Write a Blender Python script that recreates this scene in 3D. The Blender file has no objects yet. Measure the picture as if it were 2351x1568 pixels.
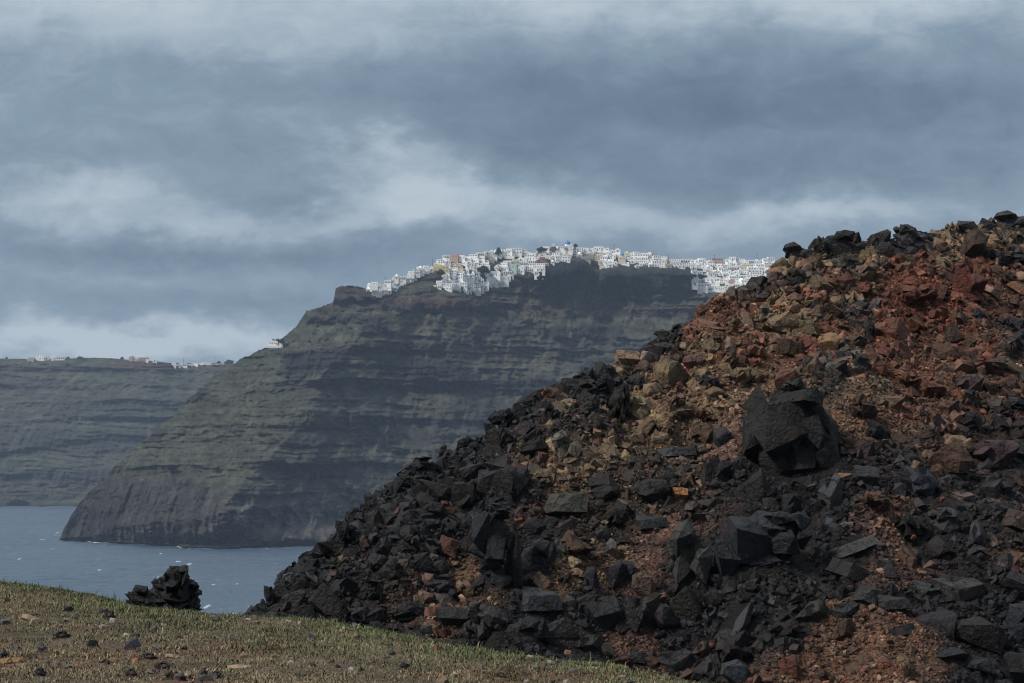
import bpy, bmesh, math, random
import numpy as np
from mathutils import Vector, Euler, Matrix

sc = bpy.context.scene
random.seed(7)
R = np.random.RandomState(11)

# ------------------------------------------------------------------ camera
F = 2634.0                     # focal length in pixels of a 1024 px wide picture
HC = 96.0                      # eye height above the sea
PITCH = math.atan((450 - 341.5) / F)
cam_d = bpy.data.cameras.new('camera')
cam_d.sensor_width = 36
cam_d.lens = F * 36 / 1024
cam_d.clip_start = 0.5
cam_d.clip_end = 40000
cam = bpy.data.objects.new('camera', cam_d)
sc.collection.objects.link(cam)
cam.location = (0, 0, HC)
cam.rotation_euler = (math.pi / 2 + PITCH, 0, 0)
sc.camera = cam

# ------------------------------------------------------------------ view
sc.view_settings.view_transform = 'Standard'
sc.view_settings.look = 'None'
sc.view_settings.exposure = 0
sc.view_settings.gamma = 1
sc.cycles.max_bounces = 5
sc.cycles.diffuse_bounces = 3
sc.cycles.glossy_bounces = 2
sc.cycles.volume_bounces = 1
sc.cycles.transparent_max_bounces = 6
sc.cycles.use_denoising = True
sc.cycles.sample_clamp_indirect = 2.0
sc.cycles.filter_width = 1.1
try:
    sc.cycles.denoiser = 'OPENIMAGEDENOISE'
    sc.cycles.denoising_prefilter = 'ACCURATE'
except Exception:
    pass

# ------------------------------------------------------------------ sun
SUN_EL, SUN_AZ = math.radians(48), math.radians(-116)    # azimuth from +Y towards +X: high on the left
sun_d = bpy.data.lights.new('sun', 'SUN')
sun_d.energy = 3.6
sun_d.angle = math.radians(10)
sun_d.color = (1.0, 0.95, 0.88)
sun = bpy.data.objects.new('sun', sun_d)
sc.collection.objects.link(sun)
sd = Vector((math.sin(SUN_AZ) * math.cos(SUN_EL), math.cos(SUN_AZ) * math.cos(SUN_EL), math.sin(SUN_EL)))
sun.rotation_euler = sd.to_track_quat('Z', 'Y').to_euler()


# ------------------------------------------------------------------ node helpers
class NT:
    def __init__(self, tree):
        self.t = tree
        self.n = tree.nodes
        self.l = tree.links

    def add(self, typ, **kw):
        nd = self.n.new(typ)
        for k, v in kw.items():
            setattr(nd, k, v)
        return nd

    def link(self, a, b):
        self.l.new(a, b)

    def math(self, op, a, b=None, c=None, clamp=False):
        nd = self.n.new('ShaderNodeMath')
        nd.operation = op
        nd.use_clamp = clamp
        for i, v in enumerate((a, b, c)):
            if v is None:
                continue
            if isinstance(v, (int, float)):
                nd.inputs[i].default_value = v
            else:
                self.l.new(v, nd.inputs[i])
        return nd.outputs[0]

    def mixc(self, fac, a, b, mode='MIX'):
        nd = self.n.new('ShaderNodeMix')
        nd.data_type = 'RGBA'
        nd.blend_type = mode
        for i, v in ((0, fac), (6, a), (7, b)):
            if isinstance(v, (int, float)):
                nd.inputs[i].default_value = v
            elif isinstance(v, tuple):
                nd.inputs[i].default_value = v + (1,) if len(v) == 3 else v
            else:
                self.l.new(v, nd.inputs[i])
        return nd.outputs[2]

    def noise(self, vec, scale, detail=4, rough=0.55, dim='3D', dist=0.0):
        nd = self.n.new('ShaderNodeTexNoise')
        nd.noise_dimensions = dim
        nd.inputs['Scale'].default_value = scale
        nd.inputs['Detail'].default_value = detail
        nd.inputs['Roughness'].default_value = rough
        nd.inputs['Distortion'].default_value = dist
        self.l.new(vec, nd.inputs['Vector'])
        return nd

    def ramp(self, fac, stops, interp='LINEAR'):
        nd = self.n.new('ShaderNodeValToRGB')
        cr = nd.color_ramp
        cr.interpolation = interp
        while len(cr.elements) < len(stops):
            cr.elements.new(0.5)
        for e, (p, c) in zip(cr.elements, stops):
            e.position = p
            e.color = (c, c, c, 1) if isinstance(c, (int, float)) else tuple(c) + (1,)
        self.l.new(fac, nd.inputs[0])
        return nd.outputs[0]


# ------------------------------------------------------------------ sky: a Nishita sky behind a procedural cloud deck
world = bpy.data.worlds.new('World')
sc.world = world
world.use_nodes = True
W = NT(world.node_tree)
W.n.clear()
out = W.add('ShaderNodeOutputWorld')
sky = W.add('ShaderNodeTexSky', sky_type='NISHITA', sun_disc=False)
sky.sun_elevation = SUN_EL
sky.sun_rotation = SUN_AZ
sky.air_density = 1.0
sky.dust_density = 2.0
bg1 = W.add('ShaderNodeBackground')
bg1.inputs[1].default_value = 0.07
W.link(sky.outputs[0], bg1.inputs[0])
tc = W.add('ShaderNodeTexCoord')
sep = W.add('ShaderNodeSeparateXYZ')
W.link(tc.outputs['Generated'], sep.inputs[0])
yy = W.math('MAXIMUM', W.math('ABSOLUTE', sep.outputs[1]), 0.12)
U = W.math('DIVIDE', sep.outputs[0], yy)          # tangent of azimuth
V = W.math('DIVIDE', sep.outputs[2], yy)          # tangent of elevation
comb = W.add('ShaderNodeCombineXYZ')
W.link(W.math('MULTIPLY', U, 11.0), comb.inputs[0])
W.link(W.math('MULTIPLY', V, 20.0), comb.inputs[1])
W.link(W.math('MULTIPLY', sep.outputs[1], 0.7), comb.inputs[2])
n1 = W.noise(comb.outputs[0], 1.9, 8, 0.58)
sepn = W.add('ShaderNodeSeparateColor')
W.link(n1.outputs['Color'], sepn.inputs[0])
Uw = W.math('ADD', U, W.math('MULTIPLY', W.math('SUBTRACT', sepn.outputs[0], 0.5), 0.105))
Vw = W.math('ADD', V, W.math('MULTIPLY', W.math('SUBTRACT', sepn.outputs[1], 0.5), 0.040))
BL = [  # cloud masses: x, y (picture px of 2351), half width, half height, brightness
    (200, -10, 520, 70, .34), (1350, -20, 560, 60, .32), (2150, -10, 420, 55, .28), (650, 90, 500, 50, .14),
    (1300, 225, 620, 95, -.30), (2000, 235, 480, 90, -.28), (1180, 345, 230, 50, -.22), (1800, 395, 420, 55, -.26),
    (2280, 380, 160, 90, -.12), (880, 335, 150, 34, .36), (1060, 415, 190, 50, .44), (960, 495, 190, 34, .32),
    (1380, 470, 150, 40, .18), (1860, 495, 300, 30, .30), (1500, 535, 300, 30, .16), (270, 428, 100, 34, .22),
    (430, 495, 330, 34, .20), (90, 455, 160, 40, .20), (620, 262, 180, 26, .14), (620, 435, 170, 26, -.16),
    (300, 345, 420, 45, -.10), (420, 575, 520, 42, -.26), (250, 655, 380, 28, .06), (500, 700, 420, 40, -.18),
    (380, 785, 330, 36, .46), (20, 800, 220, 36, .28), (1300, 590, 500, 30, -.08), (2150, 590, 300, 60, -.14)]
Lsum = W.math('MULTIPLY_ADD', W.math('SUBTRACT', n1.outputs[0], 0.5), 0.30, 0.62)
for bx, by, bw, bh, amp in BL:
    u0 = (bx * .4356 - 512) / F
    v0 = (450 - by * .4356) / F
    a = W.math('MULTIPLY', W.math('SUBTRACT', Uw, u0), F / .4356 / bw / .4356 * .4356)
    b = W.math('MULTIPLY', W.math('SUBTRACT', Vw, v0), F / .4356 / bh)
    q = W.math('ADD', W.math('MULTIPLY', a, a), W.math('MULTIPLY', b, b))
    g = W.math('MULTIPLY', W.math('EXPONENT', W.math('MULTIPLY', q, -0.8)), amp)
    Lsum = W.math('ADD', Lsum, g)
n2 = W.noise(comb.outputs[0], 4.2, 10, 0.66, dist=0.6)
Lsum = W.math('MULTIPLY_ADD', W.math('SUBTRACT', n2.outputs[0], 0.5), 0.44, Lsum)
ccol = W.ramp(Lsum, [(0.0, (.088, .128, .185)), (0.28, (.144, .200, .275)), (0.6, (.236, .320, .408)), (1.0, (.51, .59, .66))])
# the deck is thinner, so brighter, towards the zenith
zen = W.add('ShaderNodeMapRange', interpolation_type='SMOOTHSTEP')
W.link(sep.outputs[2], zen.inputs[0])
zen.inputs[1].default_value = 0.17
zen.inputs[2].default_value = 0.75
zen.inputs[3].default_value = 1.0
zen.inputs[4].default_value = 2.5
warm = W.mixc(zen.outputs[0], (0, 0, 0), (0, 0, 0))
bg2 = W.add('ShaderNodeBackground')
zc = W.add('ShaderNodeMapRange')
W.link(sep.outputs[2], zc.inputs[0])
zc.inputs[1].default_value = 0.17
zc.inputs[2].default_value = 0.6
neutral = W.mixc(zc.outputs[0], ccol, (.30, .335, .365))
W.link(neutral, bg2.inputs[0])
beh = W.add('ShaderNodeMapRange')  # unseen sky behind the camera, dimmed to deepen contrast on the rocks
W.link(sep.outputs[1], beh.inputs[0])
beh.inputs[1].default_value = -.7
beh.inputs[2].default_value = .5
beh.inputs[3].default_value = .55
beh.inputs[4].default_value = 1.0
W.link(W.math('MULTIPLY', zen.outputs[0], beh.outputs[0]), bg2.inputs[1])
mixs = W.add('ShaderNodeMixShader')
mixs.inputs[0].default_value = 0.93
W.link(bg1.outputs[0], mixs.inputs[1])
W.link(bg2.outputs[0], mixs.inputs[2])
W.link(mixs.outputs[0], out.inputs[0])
world.cycles.sampling_method = 'MANUAL'
world.cycles.sample_map_resolution = 512


# ------------------------------------------------------------------ pixel <-> world
CP, SP = math.cos(PITCH), math.sin(PITCH)


def at(px, py, D):
    """the point at distance D (along +Y) seen at pixel (px, py); arrays allowed"""
    a = 341.5 - py
    dy = F * CP - a * SP
    dz = F * SP + a * CP
    k = D / dy
    return (px - 512) * k, D + 0 * px, HC + dz * k


def proj(x, y, z):
    zz = z - HC
    depth = y * CP + zz * SP
    up = -y * SP + zz * CP
    return 512 + F * x / depth, 341.5 - F * up / depth


DS = 1024 / 2351.0             # 'displayed' photo px -> render px


# ------------------------------------------------------------------ numpy noise
def _hash(ix, iy, iz, seed):
    h = (ix.astype(np.int64) * 374761393 + iy.astype(np.int64) * 668265263 + iz.astype(np.int64) * 2147483647 % 1000003 * 69069 + seed * 1274126177) & 0xffffffff
    h = ((h ^ (h >> 13)) * 1274126177) & 0xffffffff
    h = h ^ (h >> 16)
    return (h & 0xffffff) / float(0x7fffff) - 1.0


def vnoise(x, y, z=None, seed=0):
    x = np.asarray(x, float)
    y = np.asarray(y, float)
    z = np.zeros_like(x) if z is None else np.asarray(z, float)
    ix, iy, iz = np.floor(x), np.floor(y), np.floor(z)
    fx, fy, fz = x - ix, y - iy, z - iz
    fx, fy, fz = [t * t * t * (t * (t * 6 - 15) + 10) for t in (fx, fy, fz)]
    r = 0
    for dx in (0, 1):
        wx = fx if dx else 1 - fx
        for dy in (0, 1):
            wy = fy if dy else 1 - fy
            for dz in (0, 1):
                wz = fz if dz else 1 - fz
                r = r + _hash(ix + dx, iy + dy, iz + dz, seed) * wx * wy * wz
    return r


def fbm(x, y, z=None, oct=4, seed=0, gain=0.5):
    r, a, s = 0, 1.0, 0
    k = 1.0
    for o in range(oct):
        r = r + a * vnoise(x * k + o * 7.3, y * k - o * 3.1, None if z is None else z * k + o * 5.7, seed + o)
        s += a
        a *= gain
        k *= 2.03
    return r / s


def sstep(e0, e1, x):
    t = np.clip((x - e0) / (e1 - e0), 0, 1)
    return t * t * (3 - 2 * t)


# ------------------------------------------------------------------ object helpers
def tag(o, label=None, cat=None, group=None, kind=None):
    if label:
        o['label'] = label
    if cat:
        o['category'] = cat
    if group:
        o['group'] = group
    if kind:
        o['kind'] = kind
    return o


def mesh_np(name, verts, faces, mat=None, col=None, smooth=True):
    """verts (N,3), faces (M,3|4) arrays -> mesh data"""
    me = bpy.data.meshes.new(name)
    verts = np.asarray(verts, np.float32)
    faces = np.asarray(faces, np.int32)
    k = faces.shape[1]
    me.vertices.add(len(verts))
    me.vertices.foreach_set('co', verts.ravel())
    me.loops.add(faces.size)
    me.loops.foreach_set('vertex_index', faces.ravel())
    me.polygons.add(len(faces))
    me.polygons.foreach_set('loop_start', np.arange(0, faces.size, k, dtype=np.int32))
    me.polygons.foreach_set('loop_total', np.full(len(faces), k, np.int32))
    if smooth:
        me.polygons.foreach_set('use_smooth', np.ones(len(faces), bool))
    me.update(calc_edges=True)
    if col is not None:
        a = me.color_attributes.new('col', 'FLOAT_COLOR', 'POINT')
        c = np.ones((len(verts), 4), np.float32)
        c[:, :3] = col
        a.data.foreach_set('color', c.ravel())
    if mat:
        me.materials.append(mat)
    return me


def link(me, name, parent=None):
    o = bpy.data.objects.new(name, me)
    sc.collection.objects.link(o)
    if parent:
        o.parent = parent
    return o


def grid_faces(nr, nc):
    i = np.arange(nr * nc).reshape(nr, nc)
    return np.stack([i[:-1, :-1], i[:-1, 1:], i[1:, 1:], i[1:, :-1]], -1).reshape(-1, 4)


# ------------------------------------------------------------------ materials
def new_mat(name):
    m = bpy.data.materials.new(name)
    m.use_nodes = True
    t = NT(m.node_tree)
    b = m.node_tree.nodes['Principled BSDF']
    return m, t, b


def color_source(t, how):
    if how == 'object':
        return t.add('ShaderNodeObjectInfo').outputs['Color']
    a = t.add('ShaderNodeAttribute')
    a.attribute_name = 'col'
    a.attribute_type = 'INSTANCER' if how == 'instance' else 'GEOMETRY'
    return a.outputs['Color']


def rock_material(name, how, bump=0.05, rust=0.35):
    m, t, b = new_mat(name)
    pos = t.add('ShaderNodeNewGeometry').outputs['Position']
    base = color_source(t, how)
    nA = t.noise(pos, 1.7, 5, 0.6)
    nB = t.noise(pos, 7.0, 5, 0.65)
    nC = t.noise(pos, 30.0, 4, 0.6)
    v = t.math('ADD', t.math('MULTIPLY_ADD', nA.outputs[0], 1.1, -0.05), t.math('MULTIPLY', nB.outputs[0], 0.9))
    v = t.math('MULTIPLY_ADD', nC.outputs[0], 0.5, t.math('SUBTRACT', v, 0.25))
    vv = t.add('ShaderNodeCombineColor')
    for i in range(3):
        t.link(v, vv.inputs[i])
    c = t.mixc(1.0, base, vv.outputs[0], 'MULTIPLY')
    # oxidised patches, a stain with its own shape
    nR = t.noise(pos, 1.1, 6, 0.62, dist=0.6)
    rf = t.ramp(nR.outputs[0], [(0.56, 0.0), (0.70, rust)])
    c = t.mixc(rf, c, t.mixc(1.0, c, (2.6, 1.5, 0.95), 'MULTIPLY'))
    dn = t.noise(pos, 2.6, 6, 0.7, dist=0.3)
    c = t.mixc(t.ramp(dn.outputs[0], [(0.52, 0.0), (0.66, 0.34)]), c, t.mixc(0.012 if how != 'object' else 0.05, c, (.24, .19, .15)))
    wp = t.add('ShaderNodeVectorMath', operation='MULTIPLY_ADD')
    t.link(nA.outputs['Color'], wp.inputs[0])
    wp.inputs[1].default_value = (.9, .9, .9)
    t.link(pos, wp.inputs[2])
    ck = t.add('ShaderNodeTexVoronoi', feature='DISTANCE_TO_EDGE')
    ck.inputs['Scale'].default_value = 1.15
    t.link(wp.outputs[0], ck.inputs['Vector'])
    crack = t.ramp(ck.outputs['Distance'], [(0.0, 0.0), (0.028, 1.0)])
    c = t.mixc(1.0, c, t.mixc(crack, (.35, .35, .35), (1, 1, 1)), 'MULTIPLY')
    t.link(c, b.inputs['Base Color'])
    b.inputs['Roughness'].default_value = 0.62
    b.inputs['Specular IOR Level'].default_value = 0.2
    vo = t.add('ShaderNodeTexVoronoi')
    vo.inputs['Scale'].default_value = 9.0
    t.link(pos, vo.inputs['Vector'])
    h = t.math('ADD', t.math('MULTIPLY', nB.outputs[0], 1.4), t.math('MULTIPLY', nC.outputs[0], 0.5))
    h = t.math('ADD', h, t.math('MULTIPLY', vo.outputs['Distance'], 0.55))
    h = t.math('ADD', h, t.math('MULTIPLY', crack, 0.8))
    bp = t.add('ShaderNodeBump')
    bp.inputs['Strength'].default_value = 0.9
    bp.inputs['Distance'].default_value = bump
    t.link(h, bp.inputs['Height'])
    t.link(bp.outputs[0], b.inputs['Normal'])
    return m


M_rock = rock_material('lava_rock', 'object', 0.07)
M_scree = rock_material('scree_stone', 'instance', 0.03, 0.2)
M_stone = rock_material('field_stone', 'object', 0.015, 0.2)


def gravel_material(name, scale, bump):
    m, t, b = new_mat(name)
    pos = t.add('ShaderNodeNewGeometry').outputs['Position']
    base = color_source(t, 'vertex')
    cols = []
    hs = []
    for s, w in ((scale, 1.0), (scale * 2.7, 0.5)):
        vo = t.add('ShaderNodeTexVoronoi')
        vo.inputs['Scale'].default_value = s
        t.link(pos, vo.inputs['Vector'])
        cols.append(vo.outputs['Color'])
        hs.append(t.math('MULTIPLY', t.math('SUBTRACT', 0.6, vo.outputs['Distance']), w))
    sepc = t.add('ShaderNodeSeparateColor')
    t.link(cols[0], sepc.inputs[0])
    sepd = t.add('ShaderNodeSeparateColor')
    t.link(cols[1], sepd.inputs[0])
    v = t.math('ADD', t.math('MULTIPLY_ADD', t.math('POWER', sepc.outputs[0], 2.0), 0.95, 0.35), t.math('MULTIPLY', sepd.outputs[0], 0.7))
    vv = t.add('ShaderNodeCombineColor')
    for i in range(3):
        t.link(v, vv.inputs[i])
    c = t.mixc(1.0, base, vv.outputs[0], 'MULTIPLY')
    c = t.mixc(t.math('MULTIPLY', sepc.outputs[1], 0.35), c, t.mixc(1.0, c, (1.3, .85, .6), 'MULTIPLY'))
    t.link(c, b.inputs['Base Color'])
    b.inputs['Roughness'].default_value = 0.9
    b.inputs['Specular IOR Level'].default_value = 0.2
    bp = t.add('ShaderNodeBump')
    bp.inputs['Strength'].default_value = 1.0
    bp.inputs['Distance'].default_value = bump
    t.link(t.math('ADD', hs[0], hs[1]), bp.inputs['Height'])
    t.link(bp.outputs[0], b.inputs['Normal'])
    return m


M_gravel = gravel_material('loose_gravel', 11.0, 0.05)
M_soil = gravel_material('dry_soil', 30.0, 0.02)


def cliff_material():
    m, t, b = new_mat('cliff_rock')
    pos = t.add('ShaderNodeNewGeometry').outputs['Position']
    base = color_source(t, 'vertex')
    mp = t.add('ShaderNodeMapping')
    mp.inputs['Scale'].default_value = (0.35, 0.35, 1.0)
    t.link(pos, mp.inputs[0])
    nA = t.noise(mp.outputs[0], 0.09, 7, 0.7)
    nB = t.noise(pos, 0.45, 6, 0.75)
    v = t.math('ADD', t.math('MULTIPLY', nA.outputs[0], 1.2), t.math('MULTIPLY_ADD', nB.outputs[0], 1.4, -0.3))
    vv = t.add('ShaderNodeCombineColor')
    for i in range(3):
        t.link(v, vv.inputs[i])
    c = t.mixc(1.0, base, vv.outputs[0], 'MULTIPLY')
    t.link(c, b.inputs['Base Color'])
    b.inputs['Roughness'].default_value = 0.95
    b.inputs['Specular IOR Level'].default_value = 0.1
    bp = t.add('ShaderNodeBump')
    bp.inputs['Strength'].default_value = 1.0
    bp.inputs['Distance'].default_value = 8.0
    t.link(t.math('ADD', nA.outputs[0], t.math('MULTIPLY', nB.outputs[0], 0.8)), bp.inputs['Height'])
    t.link(bp.outputs[0], b.inputs['Normal'])
    return m


M_cliff = cliff_material()


def sea_material():
    m, t, b = new_mat('sea_water')
    pos = t.add('ShaderNodeNewGeometry').outputs['Position']
    mp = t.add('ShaderNodeMapping')
    mp.inputs['Scale'].default_value = (1.0, 0.55, 1.0)
    mp.inputs['Rotation'].default_value = (0, 0, 0.35)
    t.link(pos, mp.inputs[0])
    nA = t.noise(mp.outputs[0], 0.055, 8, 0.72)
    nB = t.noise(mp.outputs[0], 0.0035, 4, 0.6)
    mp2 = t.add('ShaderNodeMapping')
    mp2.inputs['Scale'].default_value = (1.1, 0.2, 1.0)
    mp2.inputs['Rotation'].default_value = (0, 0, 0.12)
    t.link(pos, mp2.inputs[0])
    nC = t.noise(mp2.outputs[0], 0.11, 3, 0.5)
    nD = t.noise(pos, 0.012, 3, 0.6)
    foam = t.ramp(t.math('ADD', nC.outputs[0], t.math('MULTIPLY_ADD', nD.outputs[0], 0.25, -0.125)), [(0.69, 0.0), (0.735, 0.9)])
    deep = t.mixc(t.ramp(nB.outputs[0], [(0.35, 0.0), (0.65, 1.0)]), (.035, .062, .098), (.055, .085, .125))
    t.link(t.mixc(t.math('MULTIPLY', foam, 0.75), deep, (.55, .62, .68)), b.inputs['Base Color'])
    b.inputs['Roughness'].default_value = 0.32
    b.inputs['IOR'].default_value = 1.33
    b.inputs['Specular IOR Level'].default_value = 0.5
    bp = t.add('ShaderNodeBump')
    bp.inputs['Strength'].default_value = 1.0
    bp.inputs['Distance'].default_value = 3.0
    t.link(nA.outputs[0], bp.inputs['Height'])
    t.link(bp.outputs[0], b.inputs['Normal'])
    return m


M_sea = sea_material()


def plain_mat(name, col=None, rough=0.8, var=0.15, scale=1.0, use_obj=False):
    m, t, b = new_mat(name)
    pos = t.add('ShaderNodeNewGeometry').outputs['Position']
    n = t.noise(pos, scale, 4, 0.6)
    v = t.math('MULTIPLY_ADD', n.outputs[0], 2 * var, 1 - var)
    vv = t.add('ShaderNodeCombineColor')
    for i in range(3):
        t.link(v, vv.inputs[i])
    base = color_source(t, 'object') if use_obj else col
    t.link(t.mixc(1.0, base, vv.outputs[0], 'MULTIPLY'), b.inputs['Base Color'])
    b.inputs['Roughness'].default_value = rough
    return m


M_plaster = plain_mat('plaster', use_obj=True, rough=0.85, var=0.10, scale=0.35)
M_window = plain_mat('window_shade', (.21, .23, .25), 0.4, 0.3, 0.5)
M_blue = plain_mat('blue_paint', (.03, .17, .42), 0.5, 0.1, 0.5)
M_wood = plain_mat('dark_wood', (.05, .045, .04), 0.8, 0.2, 1.0)
M_leaf = plain_mat('far_foliage', (.035, .05, .032), 0.9, 0.4, 0.8)
M_brownstone = plain_mat('brown_stone', (.11, .07, .06), 0.9, 0.25, 0.6)

# =================================================================== LARGE STRUCTURE
# ------------------------------------------------------------------ sea
nx, ny = 60, 60
gx = np.linspace(-14000, 14000, nx)
gy = np.linspace(-9000, 22000, ny)
X, Y = np.meshgrid(gx, gy)
Vo, Fo = np.stack([X, Y, 0 * X - 3.0], -1).reshape(-1, 3), grid_faces(ny, nx)
gx = np.arange(-1300, 160, 3.3)
gy = np.arange(1250, 5200, 3.3)
X, Y = np.meshgrid(gx, gy)
wx_, wy_ = X * .95 + Y * .3, Y * .95 - X * .3
Zs = 1.9 * fbm(wx_ / 34, wy_ / 17, oct=4, seed=700, gain=.6) + .9 * fbm(wx_ / 13, wy_ / 8, oct=2, seed=705)
Zs = Zs * (.75 + .5 * fbm(X / 260, Y / 420, oct=3, seed=706))
Vi, Fi = np.stack([X, Y, Zs], -1).reshape(-1, 3), grid_faces(*X.shape)
sea = link(mesh_np('sea', np.concatenate([Vo, Vi]), np.concatenate([Fo, Fi + len(Vo)]), M_sea), 'sea')
tag(sea, kind='structure')


# ------------------------------------------------------------------ far cliffs (curtains with real depth, strata as ledges)
def curve(pts, xs):
    p = np.array(pts, float)
    return np.interp(xs, p[:, 0], p[:, 1])


OLIVE = np.array((.098, .105, .073))
ROCK = np.array((.088, .072, .064))
DARK = np.array((.036, .036, .042))
REDB = np.array((.095, .046, .044))
PALE = np.array((.19, .18, .14))
GREYC = np.array((.125, .112, .112))
SHORE = np.array((.20, .15, .13))


def strata(x, z, seed, amp=1.0):
    """toward-viewer relief of hard bands, in metres"""
    zz = z + 16 * fbm(x / 420, z / 500, oct=3, seed=seed) + 6 * fbm(x / 70, z / 60, oct=4, seed=seed + 3, gain=.6)
    brk = 0.25 + 0.75 * sstep(-.35, .25, fbm(x / 170, z / 30, oct=3, seed=seed + 5))
    a = 0
    face = 0
    for per, am, sd in ((44, 20, 1), (19, 8, 2), (8.2, 4.0, 3), (4.7, 2.0, 4)):
        ph = zz / per + 0.9 * fbm(x / (per * 14), z / (per * 3), oct=3, seed=seed + sd * 9)
        fr = ph - np.floor(ph)
        saw = np.where(fr < .72, fr / .72, (1 - fr) / .28)       # slow retreat, then a steep drop
        a = a + am * (saw - .5) * brk
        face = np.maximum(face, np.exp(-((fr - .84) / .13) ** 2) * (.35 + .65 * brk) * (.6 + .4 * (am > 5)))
    flute = fbm(x / 9, z / 45, oct=5, seed=seed + 40, gain=.62) * 6.5
    rough = fbm(x / 20, z / 11, oct=5, seed=seed + 50, gain=.65) * 8.5
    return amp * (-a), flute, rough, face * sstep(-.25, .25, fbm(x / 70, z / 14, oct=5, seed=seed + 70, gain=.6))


def blob(PX, PY, x, y, w, h):
    return np.exp(-(((PX - x * DS) / (w * DS)) ** 2 + ((PY - y * DS) / (h * DS)) ** 2) * 1.0)


def box_(PX, PY, x0, x1, y0, y1, soft=8, seed=1):
    """a soft-edged patch with a ragged rim"""
    nz = 10 * fbm(PX / 9, PY / 6, oct=3, seed=seed)
    s = soft * DS
    X0, X1, Y0, Y1 = x0 * DS, x1 * DS, y0 * DS, y1 * DS
    ax = sstep(X0 - s, X0 + s, PX + nz) * (1 - sstep(X1 - s, X1 + s, PX + nz))
    ay = sstep(Y0 - s, Y0 + s, PY + nz * .4) * (1 - sstep(Y1 - s, Y1 + s, PY + nz * .6))
    return ax * ay


def line_d(PX, PY, pts):
    """signed horizontal distance (render px) to a polyline x(y)"""
    p = np.array(pts, float) * DS
    o = np.argsort(p[:, 1])
    return PX - np.interp(PY, p[o, 1], p[o, 0])


TOP = [(138, 1236), (146, 1215), (165, 1178), (200, 1138), (240, 1095), (300, 1040), (360, 985), (420, 930), (460, 890), (520, 845),
       (560, 822), (612, 797), (650, 776), (668, 760), (690, 738), (703, 716), (740, 704), (766, 692), (770, 662), (780, 657), (812, 656),
       (848, 665), (858, 676), (866, 682), (905, 664), (955, 641), (1000, 612), (1040, 600), (1140, 592), (1230, 586), (1290, 580), (1360, 578),
       (1400, 584), (1500, 592), (1600, 606), (1780, 610), (2000, 620), (2100, 640)]
WAT = [(130, 1238), (200, 1243), (330, 1249), (405, 1251), (415, 1258), (560, 1259), (640, 1253), (775, 1250), (1000, 1246), (2100, 1240)]
cols = np.arange(59.4, 905, 0.85)
nrow = 400
S = np.linspace(0, 1, nrow)[:, None]
top = (curve(TOP, cols / DS) * DS)[None, :]
topS = np.minimum((curve([(p, q) for p, q in TOP if not 766 <= p <= 866], cols / DS) * DS)[None, :], (curve(WAT, cols / DS) * DS)[None, :] - 1)
top = top + (2.3 * fbm(cols / 9, 0 * cols, oct=4, seed=7) * sstep(330, 300, cols) + 0.7 * vnoise(cols / 2.1, 0 * cols, seed=5))[None, :] + 0.5 * vnoise(cols / 0.9, 0 * cols, seed=6)[None, :]
wat = (curve(WAT, cols / DS) * DS + .9 * fbm(cols / 9, 0 * cols, oct=4, seed=17, gain=.6))[None, :]
top = np.minimum(top, wat - 1.0)
ww = (curve([(130, 1238), (330, 1249), (560, 1257), (775, 1251), (2100, 1240)], cols / DS) * DS)[None, :]
Dw = 96 * F / (ww - 450)
Dt = curve([(59, 2845), (200, 2995), (330, 3170), (400, 3260), (500, 3370), (600, 3430), (775, 3440), (905, 3450)], cols)[None, :]


def massif_base(PXs, PYs, Dw_, Dt_, s_):
    g_ = np.where(s_ < .2, s_ * .22, .044 + (s_ - .2) / .8 * .956)
    bl = sstep(60, 120, PXs) * 1.0
    D_ = Dw_ + (Dt_ - Dw_) * (g_ * bl + s_ * (1 - bl))
    # the spur that comes forward, with a gentle left face and a recessed bowl on its right
    e = line_d(PXs, PYs, [(840, 690), (850, 740), (800, 800), (740, 860), (712, 905), (706, 960), (640, 1025), (560, 1110), (500, 1180), (470, 1250)])
    ft = sstep(0, .12, s_) * (1 - sstep(.80, 1.0, s_) * .8)
    D_ = D_ - 60 * np.exp(-np.abs(e) / 60) * ft
    D_ = D_ + 120 * sstep(-20, 150, e) * ft + 40 * sstep(120, 260, e) * ft - 90 * sstep(220, 400, e) * ft
    e = e + 16 * fbm(PXs / 16, PYs / 14, oct=4, seed=79)
    # ribs and gullies down the bowl
    D_ = D_ - 34 * fbm((PXs + PYs * .3) / 30, PYs / 110, oct=4, seed=77) * ft * (.35 + .65 * sstep(0, 50, e))
    D_ = D_ - 12 * fbm(PXs / 30, PYs / 120, oct=3, seed=78) * ft
    gl_ = fbm((PXs - .5 * PYs) / 34 + .5 * fbm(PXs / 20, PYs / 20, oct=3, seed=81), PYs / 70, oct=4, seed=80, gain=.55)
    D_ = D_ - 34 * (.25 - np.abs(gl_)) * ft
    return D_, e


PY = np.where(S < .965, wat + (topS - wat) * S, 0)
q_ = wat + (topS - wat) * .965
PY = np.where(S < .965, PY, q_ + (top - q_) * (S - .965) / .035)
PX = np.broadcast_to(cols[None, :], PY.shape)
SS = np.clip((wat - PY) / (wat - topS), 0, 1.15)
D0, E = massif_base(PX, PY, Dw, Dt, SS)
D0 = D0 + (96 * F / (wat - 450) - Dw) * (1 - sstep(0, .03, SS))
x0, _, z0 = at(PX, PY, D0)
town_soft = sstep(300, 288, PY) * sstep(362, 372, PX)      # terraces of the town: calmer ground
st, fl, ro, fc = strata(x0, z0, 100)
hard = sstep(-.15, .35, fbm(x0 / 130, z0 / 22, oct=4, seed=31)) * .6
left_face = sstep(34, -22, E + 14 * fbm(PX / 14, PY / 8, oct=5, seed=9, gain=.65))
basecliff = sstep(470, 487, PY + 9 * fbm(PX / 25, 0 * PX, oct=3, seed=4) - 26 * sstep(190, 235, PX) + 0.0 * PX)
patches = np.zeros_like(PY)
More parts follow.
